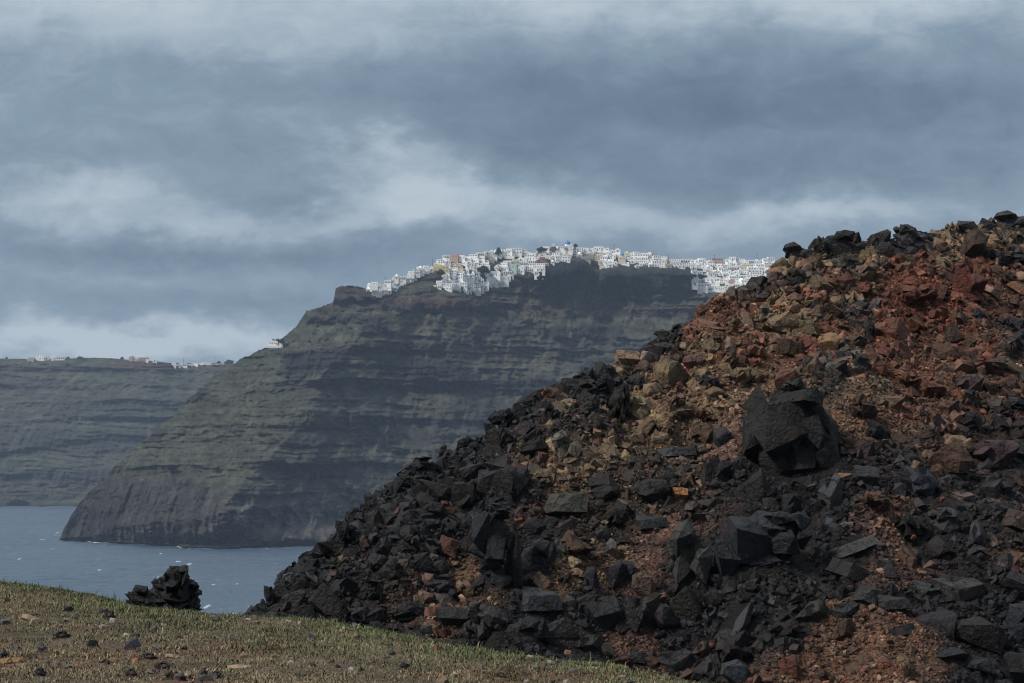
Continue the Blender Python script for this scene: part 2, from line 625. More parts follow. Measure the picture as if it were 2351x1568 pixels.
for b_ in ((650, 800, 806, 850, 1), (870, 1060, 822, 868, 2), (832, 888, 728, 768, 3), (700, 860, 724, 738, 4), (1075, 1200, 745, 770, 6),
           (1000, 1090, 850, 880, 7), (1230, 1330, 598, 655, 8), (1370, 1600, 618, 668, 9), (1230, 1420, 745, 775, 10),
           (1330, 1600, 825, 850, 11), (880, 1140, 690, 712, 12), (1130, 1300, 870, 900, 13), (640, 760, 850, 865, 14)):
    patches = np.maximum(patches, box_(PX, PY, *b_[:4], seed=b_[4]) * (1.0))
knob = box_(PX, PY, 764, 862, 640, 690, soft=5, seed=21)
rel = st * (0.9 + 0.6 * hard + .4 * (1 - left_face)) * (1 - .75 * basecliff) + fl * (0.25 + 0.9 * hard + 2.2 * basecliff + 2.2 * patches) + ro * 1.4
outcrop = blob(PX, PY, 1282, 628, 48, 32) * 30 + blob(PX, PY, 1335, 612, 24, 18) * 14 + blob(PX, PY, 1440, 640, 75, 26) * 22 + blob(PX, PY, 1545, 640, 60, 26) * 20
fade = sstep(0, .01, S) * 1.0
D1 = D0 - (rel * (1 - .7 * town_soft) + patches * 16 + basecliff * 14 + outcrop + knob * 22) * fade
x1, y1, z1 = at(PX, PY, D1)
# colour of the ground itself: scrub on the gentle ledges, bare rock on the steep ones
dzd = np.gradient(z1, axis=0)
dyd = np.gradient(y1, axis=0)
cot = dyd / np.maximum(dzd, .05)
nse = fbm(x0 / 60, z0 / 40, oct=4, seed=61)
steep = sstep(1.7, 0.2, cot + .9 * nse)
steep = steep * (.55 + .45 * (1 - left_face)) + .10 * (1 - left_face)
steep = np.clip(steep * .55 + .75 * fc + .3 * sstep(0, .5, fbm(x0 / 300, z0 / 18, oct=4, seed=65)), 0, 1)
C = OLIVE * (1 - steep[..., None]) + ROCK * steep[..., None]
C = C * (1 + .5 * fbm(x0 / 28, z0 / 9, oct=5, seed=67, gain=.65))[..., None]


def paint(C, w, c):
    w = np.clip(w, 0, 1)[..., None]
    return C * (1 - w) + np.asarray(c) * w


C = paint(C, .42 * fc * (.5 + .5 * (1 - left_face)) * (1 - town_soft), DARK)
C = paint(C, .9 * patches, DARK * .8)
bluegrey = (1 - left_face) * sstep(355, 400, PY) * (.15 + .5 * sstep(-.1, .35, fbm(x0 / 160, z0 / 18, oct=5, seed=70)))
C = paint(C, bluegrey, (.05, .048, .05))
redband = np.exp(-((PY - curve([(860, 690), (1000, 696), (1200, 705), (1400, 708), (1600, 722)], PX / DS) * DS - 3 * fbm(PX / 14, 0 * PX, oct=3, seed=3)) / 3.6) ** 2) * sstep(880 * DS, 900 * DS, PX)
C = paint(C, .9 * redband, REDB)
C = paint(C, .75 * knob, (.062, .042, .042))
C = paint(C, .6 * box_(PX, PY, 700, 900, 690, 712, seed=33) * (1 - patches), (.085, .058, .052))
for pts, wd, a_ in (([(1345, 640), (1335, 660), (1318, 700), (1310, 780)], 3.2, .5), ([(1216, 630), (1216, 700), (1205, 740)], 2.0, .45),
                    ([(1262, 740), (1240, 770), (1215, 800), (1190, 830)], 3.0, .35), ([(985, 715), (960, 735)], 6.0, .4),
                    ([(1620, 660), (1560, 700), (1500, 760)], 2.5, .2), ([(900, 860), (860, 920), (850, 980)], 3.0, .22), ([(1120, 800), (1090, 850)], 5, .25), ([(1420, 640), (1400, 690)], 3, .3),
                    ([(760, 960), (800, 1040), (850, 1110)], 3.5, .16), ([(1000, 930), (1040, 1000), (1060, 1080)], 5, .16), ([(480, 1010), (430, 1080), (400, 1150)], 4, .15)):
    d_ = line_d(PX, PY, pts)
    ys = [p[1] * DS for p in pts]
    C = paint(C, 1.5 * a_ * np.exp(-(d_ / wd) ** 2) * sstep(min(ys) - 3, min(ys) + 4, PY) * sstep(max(ys) + 8, max(ys), PY) * (.7 + .5 * fbm(PX / 3, PY / 5, oct=2, seed=8)), PALE)
C = paint(C, .85 * basecliff, GREYC * .5)
greyc = box_(PX, PY, 480, 790, 1130, 1228, seed=51)
C = paint(C, .85 * greyc * (.6 + .8 * fbm(x0 / 12, z0 / 80, oct=4, seed=96)), GREYC * 1.1)
C = paint(C, .5 * box_(PX, PY, 160, 270, 1170, 1245, seed=52), DARK * .8)
C = paint(C, .7 * sstep(.1, .5, fbm(PX / 7, PY / 3.4, oct=3, seed=88)) * sstep(1205 * DS, 1222 * DS, PY) * sstep(250 * DS, 400 * DS, PX), SHORE)
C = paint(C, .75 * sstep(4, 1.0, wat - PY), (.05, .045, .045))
C = paint(C, .45 * town_soft * sstep(-.1, .3, fbm(PX / 6, PY / 5, oct=3, seed=93)), (.10, .075, .06))
C = paint(C, .9 * np.clip(outcrop / 18, 0, 1), (.026, .03, .034))
C = C * (1 + .35 * basecliff * fbm(x0 / 9, z0 / 60, oct=4, seed=97, gain=.6) * 1.8)[..., None]
C = C * (1 + .38 * fbm(x0 / 3.2, z0 / 1.9, oct=2, seed=99))[..., None]
C = C * (1 + .45 * fbm(x0 / 7, z0 / 5, oct=3, seed=98, gain=.7))[..., None]
C = np.clip(C, .01, .6)
back = []
bc = []
for dy_, dz_ in ((12, -1), (60, -8), (220, -45), (600, -160), (1100, -420)):
    back.append(np.stack([x1[-1], y1[-1] + dy_, z1[-1] + dz_], -1))
    bc.append(C[-1])
front = np.stack([x1[0], y1[0] - 3, z1[0] - 12], -1)
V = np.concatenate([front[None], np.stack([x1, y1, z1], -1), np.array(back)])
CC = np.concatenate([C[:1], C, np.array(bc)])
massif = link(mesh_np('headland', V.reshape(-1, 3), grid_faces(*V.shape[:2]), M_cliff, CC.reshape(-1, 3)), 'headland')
tag(massif, kind='structure')

# the white wash where the sea meets the headland
M_foam = plain_mat('foam', (.55, .6, .64), 0.7, 0.4, 0.2)
fm_c = np.arange(60.0, 420, 0.6)
fw = curve(WAT, fm_c / DS) * DS
fD = 96 * F / (fw - 450)
keep = np.maximum(0, fbm(fm_c / 7, 0 * fm_c, oct=3, seed=44) + .05) * 26
fxn, _, _ = at(fm_c, fw, fD)
fv = np.concatenate([np.stack([fxn, fD + 6, 0 * fxn + .25], -1), np.stack([fxn, fD - 2 - keep, 0 * fxn + .12], -1)])
nf = len(fm_c)
foam = link(mesh_np('surf_foam', fv, np.stack([np.arange(nf - 1), np.arange(nf - 1) + 1, np.arange(nf - 1) + nf + 1, np.arange(nf - 1) + nf], -1), M_foam), 'surf_foam')
tag(foam, 'thin white surf along the foot of the headland cliff', 'surf', kind='stuff')


def ground_D(px, py):
    """distance of the headland's own surface at a pixel"""
    j = int(np.clip(round((px - cols[0]) / .85), 0, len(cols) - 1))
    i = int(np.argmin(np.abs(PY[:, j] - py)))
    return float(D1[i, j])


# ------------------------------------------------------------------ the farther cliff on the left
TOP2 = [(-400, 815), (0, 823), (100, 825), (165, 823), (230, 821), (300, 826), (360, 830), (400, 834), (540, 834), (800, 836), (1000, 850)]
cols2 = np.arange(-170, 420, 0.95)
nrow2 = 230
S2 = np.linspace(0, 1, nrow2)[:, None]
top2 = (curve(TOP2, cols2 / DS) * DS)[None, :] + .35 * vnoise(cols2 / 3.0, 0 * cols2, seed=15)[None, :]
wat2 = np.full((1, len(cols2)), 1162 * DS) + .6 * vnoise(cols2 / 20, 0 * cols2, seed=16)[None, :]
PY2 = wat2 + (top2 - wat2) * S2
PX2 = np.broadcast_to(cols2[None, :], PY2.shape)
D2 = 96 * F / (1162 * DS - 450) + (96 * F / (wat2 - 450) - 96 * F / (1162 * DS - 450)) * (1 - sstep(0, .04, S2)) + 520 * S2 ** 1.1 + 22 * fbm((PX2 + .5 * PY2) / 80, PY2 / 120, oct=3, seed=90) * sstep(0, .2, S2)
D2 = D2 - 190 * np.exp(-((PX2 - 235) / 50) ** 2) * 0 + 60 * sstep(150, 200, PX2 + (PY2 - 360) * .25) * sstep(0, .1, S2)
x2, _, z2 = at(PX2, PY2, D2)
st, fl, ro, fc2 = strata(x2, z2, 400, 1.15)
cl2 = box_(PX2, PY2, -200, 440, 985, 1040, soft=10, seed=61) + box_(PX2, PY2, -200, 300, 1075, 1110, soft=10, seed=62) + .7 * box_(PX2, PY2, 100, 420, 920, 960, soft=10, seed=63)
cl2 = np.clip(cl2, 0, 1)
D3 = D2 - (st * 1.0 + fl * (.35 + 1.3 * cl2) + ro * 1.2 + cl2 * 10) * sstep(0, .01, S2)
x3, y3, z3 = at(PX2, PY2, D3)
cot = np.gradient(y3, axis=0) / np.maximum(np.gradient(z3, axis=0), .05)
steep = sstep(2.6, .3, cot + 1.2 * fbm(x2 / 70, z2 / 40, oct=4, seed=61))
C2 = OLIVE * .95 * (1 - steep[..., None]) + ROCK * .8 * steep[..., None]
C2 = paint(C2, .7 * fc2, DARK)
C2 = C2 * (1 + .3 * fbm(x2 / 45, z2 / 12, oct=4, seed=68))[..., None]
C2 = paint(C2, .65 * cl2, (.04, .038, .045))
C2 = paint(C2, .6 * box_(PX2, PY2, 250, 420, 826, 850, soft=8, seed=71), REDB * 1.2)
C2 = paint(C2, .55 * box_(PX2, PY2, -100, 420, 1110, 1130, soft=10, seed=72) * sstep(-.1, .4, fbm(PX2 / 12, PY2 / 4, oct=3, seed=73)), (.15, .10, .085))
C2 = paint(C2, .5 * box_(PX2, PY2, 430, 540, 850, 960, soft=14, seed=74) * sstep(-.1, .3, fbm(PX2 / 6, PY2 / 6, oct=3, seed=75)), (.19, .20, .16))
for pts in ([(195, 850), (150, 885), (110, 920)], [(40, 1000), (10, 1060)], [(330, 900), (345, 980), (340, 1000)]):
    d_ = line_d(PX2, PY2, pts)
    ys = [p[1] * DS for p in pts]
    C2 = paint(C2, .45 * np.exp(-(d_ / 2.2) ** 2) * sstep(min(ys) - 3, min(ys) + 4, PY2) * sstep(max(ys) + 8, max(ys), PY2), PALE)
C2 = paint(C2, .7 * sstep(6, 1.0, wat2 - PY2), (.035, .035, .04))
C2 = C2 * (1 + .45 * fbm(x2 / 11, z2 / 6, oct=3, seed=98, gain=.7))[..., None]
C2 = np.clip(C2, .01, .6)
back = [np.stack([x3[-1], y3[-1] + a, z3[-1] + b], -1) for a, b in ((15, -.5), (200, -6), (700, -30), (1500, -250))]
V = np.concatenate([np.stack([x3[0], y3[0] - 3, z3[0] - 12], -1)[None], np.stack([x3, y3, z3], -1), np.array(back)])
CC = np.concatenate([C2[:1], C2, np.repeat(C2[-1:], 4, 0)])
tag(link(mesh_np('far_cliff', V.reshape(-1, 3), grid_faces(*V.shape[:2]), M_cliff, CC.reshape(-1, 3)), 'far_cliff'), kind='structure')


def ground_D2(px, py=None):
    j = int(np.clip(round((px - cols2[0]) / .95), 0, len(cols2) - 1))
    return float(D3[-1, j]), float(top2[0, j])


# ------------------------------------------------------------------ the lava hill: heightfield
SIL = [(520, 1440), (560, 1420), (600, 1398), (650, 1345), (700, 1285), (740, 1262), (770, 1228), (800, 1182), (850, 1160), (905, 1112), (960, 1070),
       (1060, 1040), (1120, 1002), (1145, 962), (1250, 912), (1290, 880), (1420, 845), (1500, 792), (1560, 765), (1590, 728), (1640, 690),
       (1740, 660), (1800, 604), (1840, 575), (1900, 561), (2000, 552), (2100, 547), (2190, 535), (2260, 519), (2351, 500), (2700, 470), (3300, 500)]
sp = np.array(SIL, float) * DS
rD = 78 + (sp[:, 0] - 255) / 769 * 27
rD = np.clip(rD, 70, 118)
rx, ry, rz = at(sp[:, 0], sp[:, 1], rD)


def hill_z(x, y):
    zr = np.interp(x, rx, rz)
    yr = np.interp(x, rx, ry)
    # beyond the left end the ridge keeps falling
    zr = zr - np.maximum(0, rx[0] - x) * .8
    dy = yr - y
    fr = zr - .60 * np.maximum(dy, 0) ** 1.0
    bk = zr - .55 * np.maximum(-dy, 0)
    z = np.where(dy > 0, fr, bk)
    # rounded crest
    z = z + 1.1 * fbm(x / 5.5, y / 5.5, oct=3, seed=201) * np.clip(np.abs(dy) / 5, .1, 1) + (.55 * (.35 - np.abs(fbm(x / 2.1, y / 2.1, oct=3, seed=202)))) * np.clip(np.abs(dy) / 2, .4, 1)
    floor_ = HC - 12
    return np.maximum(z, floor_)


ZONES = [  # picture x, y | black grey tan brown red pink | looseness
    (700, 1350, .85, .12, 0, .03, 0, 0, .1), (620, 1380, .9, .1, 0, 0, 0, 0, .1), (900, 1200, .86, .1, 0, .04, 0, 0, .1),
    (820, 1180, .9, .1, 0, 0, 0, 0, .1), (1000, 1350, .45, .15, .15, .1, .1, .05, .6), (1100, 1050, .8, .2, 0, 0, 0, 0, .2),
    (1180, 960, .9, .1, 0, 0, 0, 0, .2), (1230, 1000, .5, .15, .1, .1, .15, 0, .4), (1300, 960, .45, .2, .15, .1, .1, 0, .4),
    (1290, 1080, .12, .1, .5, .28, 0, 0, .5), (1330, 1150, .3, .1, .35, .2, .05, 0, .5), (1350, 880, .9, .1, 0, 0, 0, 0, .2), (1440, 870, .5, .1, .25, .15, 0, 0, .3),
    (1480, 930, .15, 0, .55, .3, 0, 0, .3), (1450, 820, .2, 0, .35, .25, .2, 0, .2), (1500, 790, .6, .2, .1, .1, 0, 0, .2),
    (1600, 740, .05, 0, .2, .35, .4, 0, .2), (1545, 850, .1, 0, .05, .25, .25, .35, .9), (1620, 870, .05, .1, .45, .25, .1, .05, .7), (1700, 930, .05, .1, .4, .2, .05, .2, .9),
    (1560, 960, .1, .1, .45, .25, .1, 0, .7), (1660, 1020, .1, .1, .15, .15, .05, .45, 1.), (1620, 1080, .3, .1, .2, .2, .1, .1, .6),
    (1800, 740, .05, .05, .45, .3, .15, 0, .2), (1850, 620, .2, .1, .4, .25, .05, 0, .2), (1760, 650, .45, .1, .15, .2, .1, 0, .2),
    (1920, 555, .75, .15, .1, 0, 0, 0, .1), (2080, 545, .7, .2, .1, 0, 0, 0, .1), (2000, 620, .15, .1, .5, .2, .05, 0, .3), (2180, 570, .15, .1, .5, .2, .05, 0, .4),
    (2300, 545, .35, .2, .3, .15, 0, 0, .3), (2130, 670, 0, 0, .05, .2, .75, 0, .3), (2080, 630, 0, 0, .1, .2, .7, 0, .4),
    (2300, 620, .15, .05, .2, .3, .3, 0, .3), (2280, 700, 0, .05, .2, .35, .4, 0, .4), (1950, 720, .1, .3, .25, .1, .05, .2, .8),
    (1850, 800, .05, .1, .2, .2, .35, .1, .7), (1900, 850, .35, .35, .2, .1, 0, 0, .5), (1790, 850, .05, .05, .2, .2, .25, .25, .9),
    (2180, 720, 0, 0, .03, .2, .75, 0, .4), (2230, 620, 0, .05, .1, .25, .6, 0, .3), (2050, 700, 0, 0, .1, .25, .6, 0, .4), (1900, 690, .05, .05, .2, .3, .35, 0, .5), (1700, 760, .05, 0, .25, .3, .4, 0, .4),
    (2050, 780, 0, 0, .1, .35, .5, .05, .6), (2100, 830, 0, 0, .1, .35, .35, .2, .9), (2170, 880, .05, 0, .15, .45, .3, .05, .7),
    (2250, 780, .05, .05, .1, .4, .4, 0, .5), (2330, 780, .5, .2, .05, .15, .1, 0, .4), (2300, 860, .15, .1, .15, .4, .2, 0, .5),
    (1980, 900, .1, .1, .35, .25, .1, .1, .8), (1980, 980, .1, 0, .35, .3, .15, .1, .8), (2080, 960, .05, 0, .15, .35, .2, .25, 1.), (2150, 1000, .25, .05, .1, .3, .15, .15, .6),
    (2300, 960, .55, .1, 0, .2, .15, 0, .3), (1810, 1000, .8, .1, .05, .05, 0, 0, .2), (1720, 1080, .75, .15, .05, .05, 0, 0, .3),
    (1950, 1060, .7, .1, 0, .12, .08, 0, .3), (2080, 1060, .6, .1, .05, .1, .05, .1, .4), (2200, 1100, .55, .2, 0, .15, .05, .05, .3), (2300, 1150, .55, .2, .02, .15, .08, 0, .3),
    (1150, 1150, .75, .2, 0, .05, 0, 0, .2), (1180, 1180, .5, .1, .05, .05, .3, 0, .4), (1400, 1180, .6, .1, .15, .15, 0, 0, .4), (1130, 1270, .92, .08, 0, 0, 0, 0, .2),
    (1250, 1280, .85, .1, 0, .05, 0, 0, .2), (1400, 1290, .25, .1, .35, .2, .05, .05, .8), (1300, 1320, .25, .1, .4, .2, .05, 0, .8), (1060, 1330, .25, .05, .3, .2, .15, .05, .8),
    (1500, 1250, .35, .05, .1, .1, .05, .35, .9), (1450, 1330, .3, .05, .05, .15, .1, .35, .9), (1550, 1150, .5, .1, .15, .2, .05, 0, .5),
    (1600, 1270, .85, .15, 0, 0, 0, 0, .2), (1780, 1230, .88, .12, 0, 0, 0, 0, .2), (1900, 1150, .85, .1, 0, .05, 0, 0, .3), (2030, 1180, .2, 0, .2, .2, .1, .3, .9),
    (2040, 1290, .3, 0, .15, .2, .1, .25, .9), (1960, 1260, .85, .15, 0, 0, 0, 0, .2), (2150, 1230, .7, .2, 0, .05, .05, 0, .2), (2300, 1280, .4, .1, .1, .25, .15, 0, .3),
    (1200, 1430, .92, .08, 0, 0, 0, 0, .1), (1400, 1430, .88, .1, 0, .02, 0, 0, .1), (1650, 1400, .85, .15, 0, 0, 0, 0, .2), (1330, 1500, .7, .1, .05, .05, .1, 0, .3),
    (1450, 1500, .25, 0, .1, .25, .15, .25, .9), (1560, 1450, .8, .15, .02, .03, 0, 0, .4), (1800, 1440, .8, .15, .05, 0, 0, 0, .4), (1860, 1350, .7, .1, .1, .1, 0, 0, .5),
    (1900, 1440, .1, .06, .2, .28, .2, .16, 1.), (1950, 1530, .08, .08, .2, .28, .2, .16, 1.), (2080, 1450, .1, .06, .2, .28, .2, .16, 1.), (2060, 1240, .15, 0, .2, .2, .15, .3, 1.), (1560, 1230, .15, .05, .15, .15, .1, .4, 1.),
    (1950, 1470, .08, .08, .2, .28, .2, .16, 1.), (2050, 1500, .08, .08, .2, .28, .2, .16, 1.), (1850, 1540, .15, .05, .15, .3, .2, .15, 1.), (2130, 1540, .2, .08, .2, .28, .1, .14, .9),
    (2000, 1420, .3, .05, .15, .2, .1, .2, .8), (2100, 1400, .75, .15, 0, .05, .05, 0, .3), (2250, 1350, .8, .15, 0, .05, 0, 0, .2), (2280, 1450, .9, .08, 0, .02, 0, 0, .2), (2300, 1540, .9, .05, .02, .03, 0, 0, .2)]
ZN = np.array(ZONES)
PAL = np.array([(.0095, .0095, .0105), (.032, .033, .036), (.175, .122, .076), (.082, .046, .030), (.128, .047, .029), (.150, .086, .068)])


def zone(x, y, z):
    px, py = proj(x, y, z)
    dx_ = px / DS + 55 * fbm(np.asarray(x) / 1.6, np.asarray(y) / 1.6, oct=3, seed=301)
    dy_ = py / DS + 40 * fbm(np.asarray(x) / 1.6, np.asarray(y) / 1.6, oct=3, seed=302)
    w = 0
    acc = 0
    for r_ in ZN:
        k = 1.0 / (((dx_ - r_[0]) ** 2 + ((dy_ - r_[1]) * 1.25) ** 2) + 300) ** 2.2
        w = w + k
        acc = acc + k[..., None] * r_[2:]
    acc = acc / w[..., None]
    p_ = np.clip(acc[..., :6], 0, 1) ** 1.7
    return p_ / p_.sum(-1, keepdims=True), acc[..., 6] * .35 + .65 * sstep(.48, .82, acc[..., 6])


hx = np.arange(-26, 36, .10)
hy = np.arange(52, 126, .10)
X, Y = np.meshgrid(hx, hy)
Z = hill_z(X, Y)
zw, zl = zone(X[::3, ::3], Y[::3, ::3], Z[::3, ::3])
zw = np.repeat(np.repeat(zw, 3, 0), 3, 1)[:X.shape[0], :X.shape[1]]
zl = np.repeat(np.repeat(zl, 3, 0), 3, 1)[:X.shape[0], :X.shape[1]]
gcol = (zw[..., :, None] * PAL[None, None] * .8).sum(2)
gcol = gcol * (1 + .35 * fbm(X / .8, Y / .8, oct=3, seed=210))[..., None]
Zf = Z + .10 * fbm(X / .35, Y / .35, oct=3, seed=205) * (1.3 - zl)
hill = link(mesh_np('scree_hillside', np.stack([X, Y, Zf], -1).reshape(-1, 3), grid_faces(*X.shape), M_gravel, np.clip(gcol, .008, .5).reshape(-1, 3)), 'scree_hillside')
tag(hill, kind='structure')

# ------------------------------------------------------------------ the island's flank under everything near
ix_ = np.linspace(-420, 420, 140)
iy_ = np.linspace(-320, 330, 120)
X, Y = np.meshgrid(ix_, iy_)
dd = np.maximum(np.maximum(np.abs(X) - 70, 0), np.maximum(Y - 118, -Y - 60))
dd = np.sqrt(np.maximum(np.abs(X) - 60, 0) ** 2 + np.maximum(np.maximum(Y - 110, -Y - 60), 0) ** 2)
Z = HC - 12.3 - .55 * dd + 3 * fbm(X / 40, Y / 40, oct=4, seed=230) * sstep(0, 40, dd)
Z = np.maximum(Z, -8)
fl_ = link(mesh_np('island_flank', np.stack([X, Y, Z], -1).reshape(-1, 3), grid_faces(*X.shape), M_gravel, np.tile((.03, .028, .027), (X.size, 1))), 'island_flank')
tag(fl_, kind='structure')

# ------------------------------------------------------------------ the grassy shelf in front
EDGE = [(-300, 1300), (0, 1331), (100, 1345), (180, 1358), (250, 1375), (330, 1392), (450, 1404), (590, 1408), (690, 1416), (830, 1438), (930, 1454),
        (1050, 1481), (1180, 1497), (1290, 1511), (1420, 1531), (1550, 1554), (1640, 1576), (1750, 1600)]
ep = np.array(EDGE, float) * DS
eD = 2.4 * F / (ep[:, 1] - 450)
ex_ = (ep[:, 0] - 512) / F * eD
ex_ = np.concatenate([ex_, [6, 30]])
eD = np.concatenate([eD, [22, 18]])


def shelf_z(x, y):
    ye = np.interp(x, ex_, eD)
    d = y - ye
    z = HC - 2.4 + .05 * fbm(x / 3.0, y / 3.0, oct=3, seed=240) + .035 * fbm(x / .6, y / .6, oct=3, seed=241) + .06
    z = z - .05 * np.log1p(np.exp(np.clip(d / .35, -30, 30))) * 6.0
    return np.maximum(z, HC - 12.6)


gx = np.arange(-16, 14, .07)
gy = np.concatenate([np.arange(-6, 20, .6), np.arange(20, 68, .09)])
X, Y = np.meshgrid(gx, gy)
Z = shelf_z(X, Y)
n_ = fbm(X / 1.3, Y / 1.3, oct=4, seed=250)
red_ = sstep(.12, .4, fbm(X / 1.1, Y / 1.1, oct=3, seed=251) + .12 * sstep(36, 28, Y))
gc = np.array((.080, .066, .044)) * (1 + .5 * n_)[..., None]
gc = paint(gc, .35 * red_, (.11, .045, .028))
gc = paint(gc, .5 * sstep(.1, .5, fbm(X / .5, Y / .5, oct=3, seed=252)), (.16, .12, .085))
shelf = link(mesh_np('ground', np.stack([X, Y, Z], -1).reshape(-1, 3), grid_faces(*X.shape), M_soil, np.clip(gc, .01, .5).reshape(-1, 3)), 'ground')
tag(shelf, kind='structure')


# =================================================================== ROCK SHAPES
def chunk(bm_out, rs, npts, scl, loc, cuts, amp, seed, kind=''):
    """a broken block: hull of a few points, faces gently curved, edges kept crisp"""
    bm = bmesh.new()
    p = rs.normal(size=(npts, 3))
    p /= np.linalg.norm(p, axis=1)[:, None]
    p *= rs.uniform(.78, 1.0, (npts, 1))
    if kind == 'slab':
        n2_ = 7
        a_ = np.sort(rs.uniform(0, 6.283, n2_))
        lo = np.stack([np.cos(a_), np.sin(a_), -rs.uniform(.6, 1, n2_)], -1) * (rs.uniform(.75, 1, (n2_, 1)) * (1, 1, 0) + (0, 0, 1))
        hi = lo * (rs.uniform(.72, 1.0, (n2_, 1)) * (1, 1, 0) + (0, 0, -1)) * (1, 1, rs.uniform(.6, 1.2))
        p = np.concatenate([lo, hi])
    elif kind == 'block':
        p = np.array([(i, j, k_) for i in (-1, 1) for j in (-1, 1) for k_ in (-1, 1)], float) * .72
        p += rs.uniform(-.36, .36, p.shape)
        p = np.concatenate([p, rs.normal(size=(3, 3)) * .55])
    for q in p:
        bm.verts.new(q * scl)
    r_ = bmesh.ops.convex_hull(bm, input=bm.verts)
    junk = [e for e in r_['geom_interior'] if isinstance(e, bmesh.types.BMVert)]
    if junk:
        bmesh.ops.delete(bm, geom=junk, context='VERTS')
    bmesh.ops.triangulate(bm, faces=bm.faces)
    for e in bm.edges:
        if len(e.link_faces) == 2 and e.calc_face_angle(0) > .42:
            e.smooth = False
    if cuts:
        bmesh.ops.subdivide_edges(bm, edges=list(bm.edges), cuts=cuts, use_grid_fill=True)
    for f in bm.faces:
        f.smooth = bool(cuts)
    co = np.array([v.co[:] for v in bm.verts])
    if amp:
        nrm = co / np.maximum(np.linalg.norm(co / scl, axis=1)[:, None], .2)
        o = rs.uniform(0, 40, 3)
        u = co / np.max(scl)
        h = amp * 1.3 * fbm(u[:, 0] * 1.4 + o[0], u[:, 1] * 1.4 + o[1], u[:, 2] * 1.4 + o[2], 2, seed)
        h = h + amp * .55 * (np.abs(fbm(u[:, 0] * 3.5 + o[1], u[:, 1] * 3.5 + o[2], u[:, 2] * 3.5 + o[0], 2, seed + 3)) * 2.2 - .5)
        h = h + amp * .30 * fbm(u[:, 0] * 11 + o[2], u[:, 1] * 11, u[:, 2] * 11, 3, seed + 7, .65)
        co = co + nrm * h[:, None]
    M3 = np.array(Euler(rs.uniform(-.5, .5, 3)).to_matrix())
    co = co @ M3.T + loc
    for v, c in zip(bm.verts, co):
        v.co = c
    tmp = bpy.data.meshes.new('t')
    bm.to_mesh(tmp)
    bm.free()
    bm_out.from_mesh(tmp)
    bpy.data.meshes.remove(tmp)


def rock_bm(seed, level, style):
    """level 0 pebble, 1 stone, 2 rock, 3 boulder"""
    rs = np.random.RandomState(seed)
    cuts = (0, 0, 3, 7)[level]
    cuts2 = (0, 0, 2, 5)[level]
    bm = bmesh.new()
    one = np.ones(3)
    if style == 'round':
        chunk(bm, rs, 26, one * (1, .9, .85), 0, max(1, cuts - 1) if level > 1 else cuts, .05 * (level > 0), seed)
    elif style == 'slab':
        chunk(bm, rs, 13, one * (1, .85, .42), 0, cuts, .06 * (level > 1), seed, 'slab')
        if level > 1:
            chunk(bm, rs, 10, one * (.6, .6, .3), rs.uniform(-.35, .35, 3) * (1, 1, .7), cuts2, .05, seed + 1, 'slab')
    elif style == 'angular':
        chunk(bm, rs, 12, one * (1, .9, .85), 0, cuts, .07 * (level > 1), seed, 'block' if seed % 3 == 0 else '')
        if level > 1:
            chunk(bm, rs, 9, one * (.62, .62, .55), rs.uniform(-.4, .4, 3), cuts2, .05, seed + 1)
    elif style == 'cracked':
        n = 3 if level < 3 else 6
        chunk(bm, rs, 13, one * .86, 0, cuts, .07 * (level > 1), seed)
        for i in range(n if level > 0 else 0):
            d_ = rs.normal(size=3)
            d_ *= .55 / np.linalg.norm(d_)
            chunk(bm, rs, 10, one * rs.uniform(.38, .58), d_, cuts2, .06 * (level > 1), seed + i)
    else:
        n = (2, 4, 9, 18)[level]
        chunk(bm, rs, 12, one * .78, 0, cuts2, .10 * (level > 1), seed)
        for i in range(n):
            d_ = rs.normal(size=3)
            d_ *= rs.uniform(.38, .62) / np.linalg.norm(d_)
            chunk(bm, rs, 9, rs.uniform(.16, .42) * rs.uniform(.7, 1.3, 3), d_, min(cuts2, 2), .07 * (level > 1), seed + i)
    return bm


def norm_bm(bm):
    co = np.array([v.co[:] for v in bm.verts])
    mn, mx = co.min(0), co.max(0)
    co = (co - (mn + mx) / 2) / ((mx - mn) / 2)
    for v, c in zip(bm.verts, co):
        v.co = c


def rock_mesh(name, seed, level, style, mat):
    bm = rock_bm(seed, level, style)
    norm_bm(bm)
    me = bpy.data.meshes.new(name)
    bm.to_mesh(me)
    bm.free()
    me.materials.append(mat)
    return me


STYLES = ['angular', 'rough', 'cracked', 'slab', 'rough', 'angular', 'cracked', 'rough', 'slab', 'angular', 'cracked', 'round',
          'angular', 'slab', 'rough', 'cracked', 'angular', 'round', 'rough', 'angular']
BIG = [(rock_mesh('lava_rock', 1000 + i, 3, s, M_rock), s) for i, s in enumerate(STYLES)]
BY = {s: [i for i, (m_, t_) in enumerate(BIG) if t_ == s] for s in set(STYLES)}


def join_rocks(name, items, mat, sub=5):
    """one fractured outcrop: (seed, style, loc, euler, scale) pieces in one mesh"""
    out_ = bmesh.new()
    for seed, style, loc, rot, scl in items:
        bm = rock_bm(seed, 3, style)
        norm_bm(bm)
        bm.transform(Matrix.Translation(loc) @ Euler(rot).to_matrix().to_4x4() @ Matrix.Diagonal(tuple(scl) + (1,)))
        tmp = bpy.data.meshes.new('t')
        bm.to_mesh(tmp)
        bm.free()
        out_.from_mesh(tmp)
        bpy.data.meshes.remove(tmp)
    me = bpy.data.meshes.new(name)
    out_.to_mesh(me)
    out_.free()
    me.materials.append(mat)
    return me


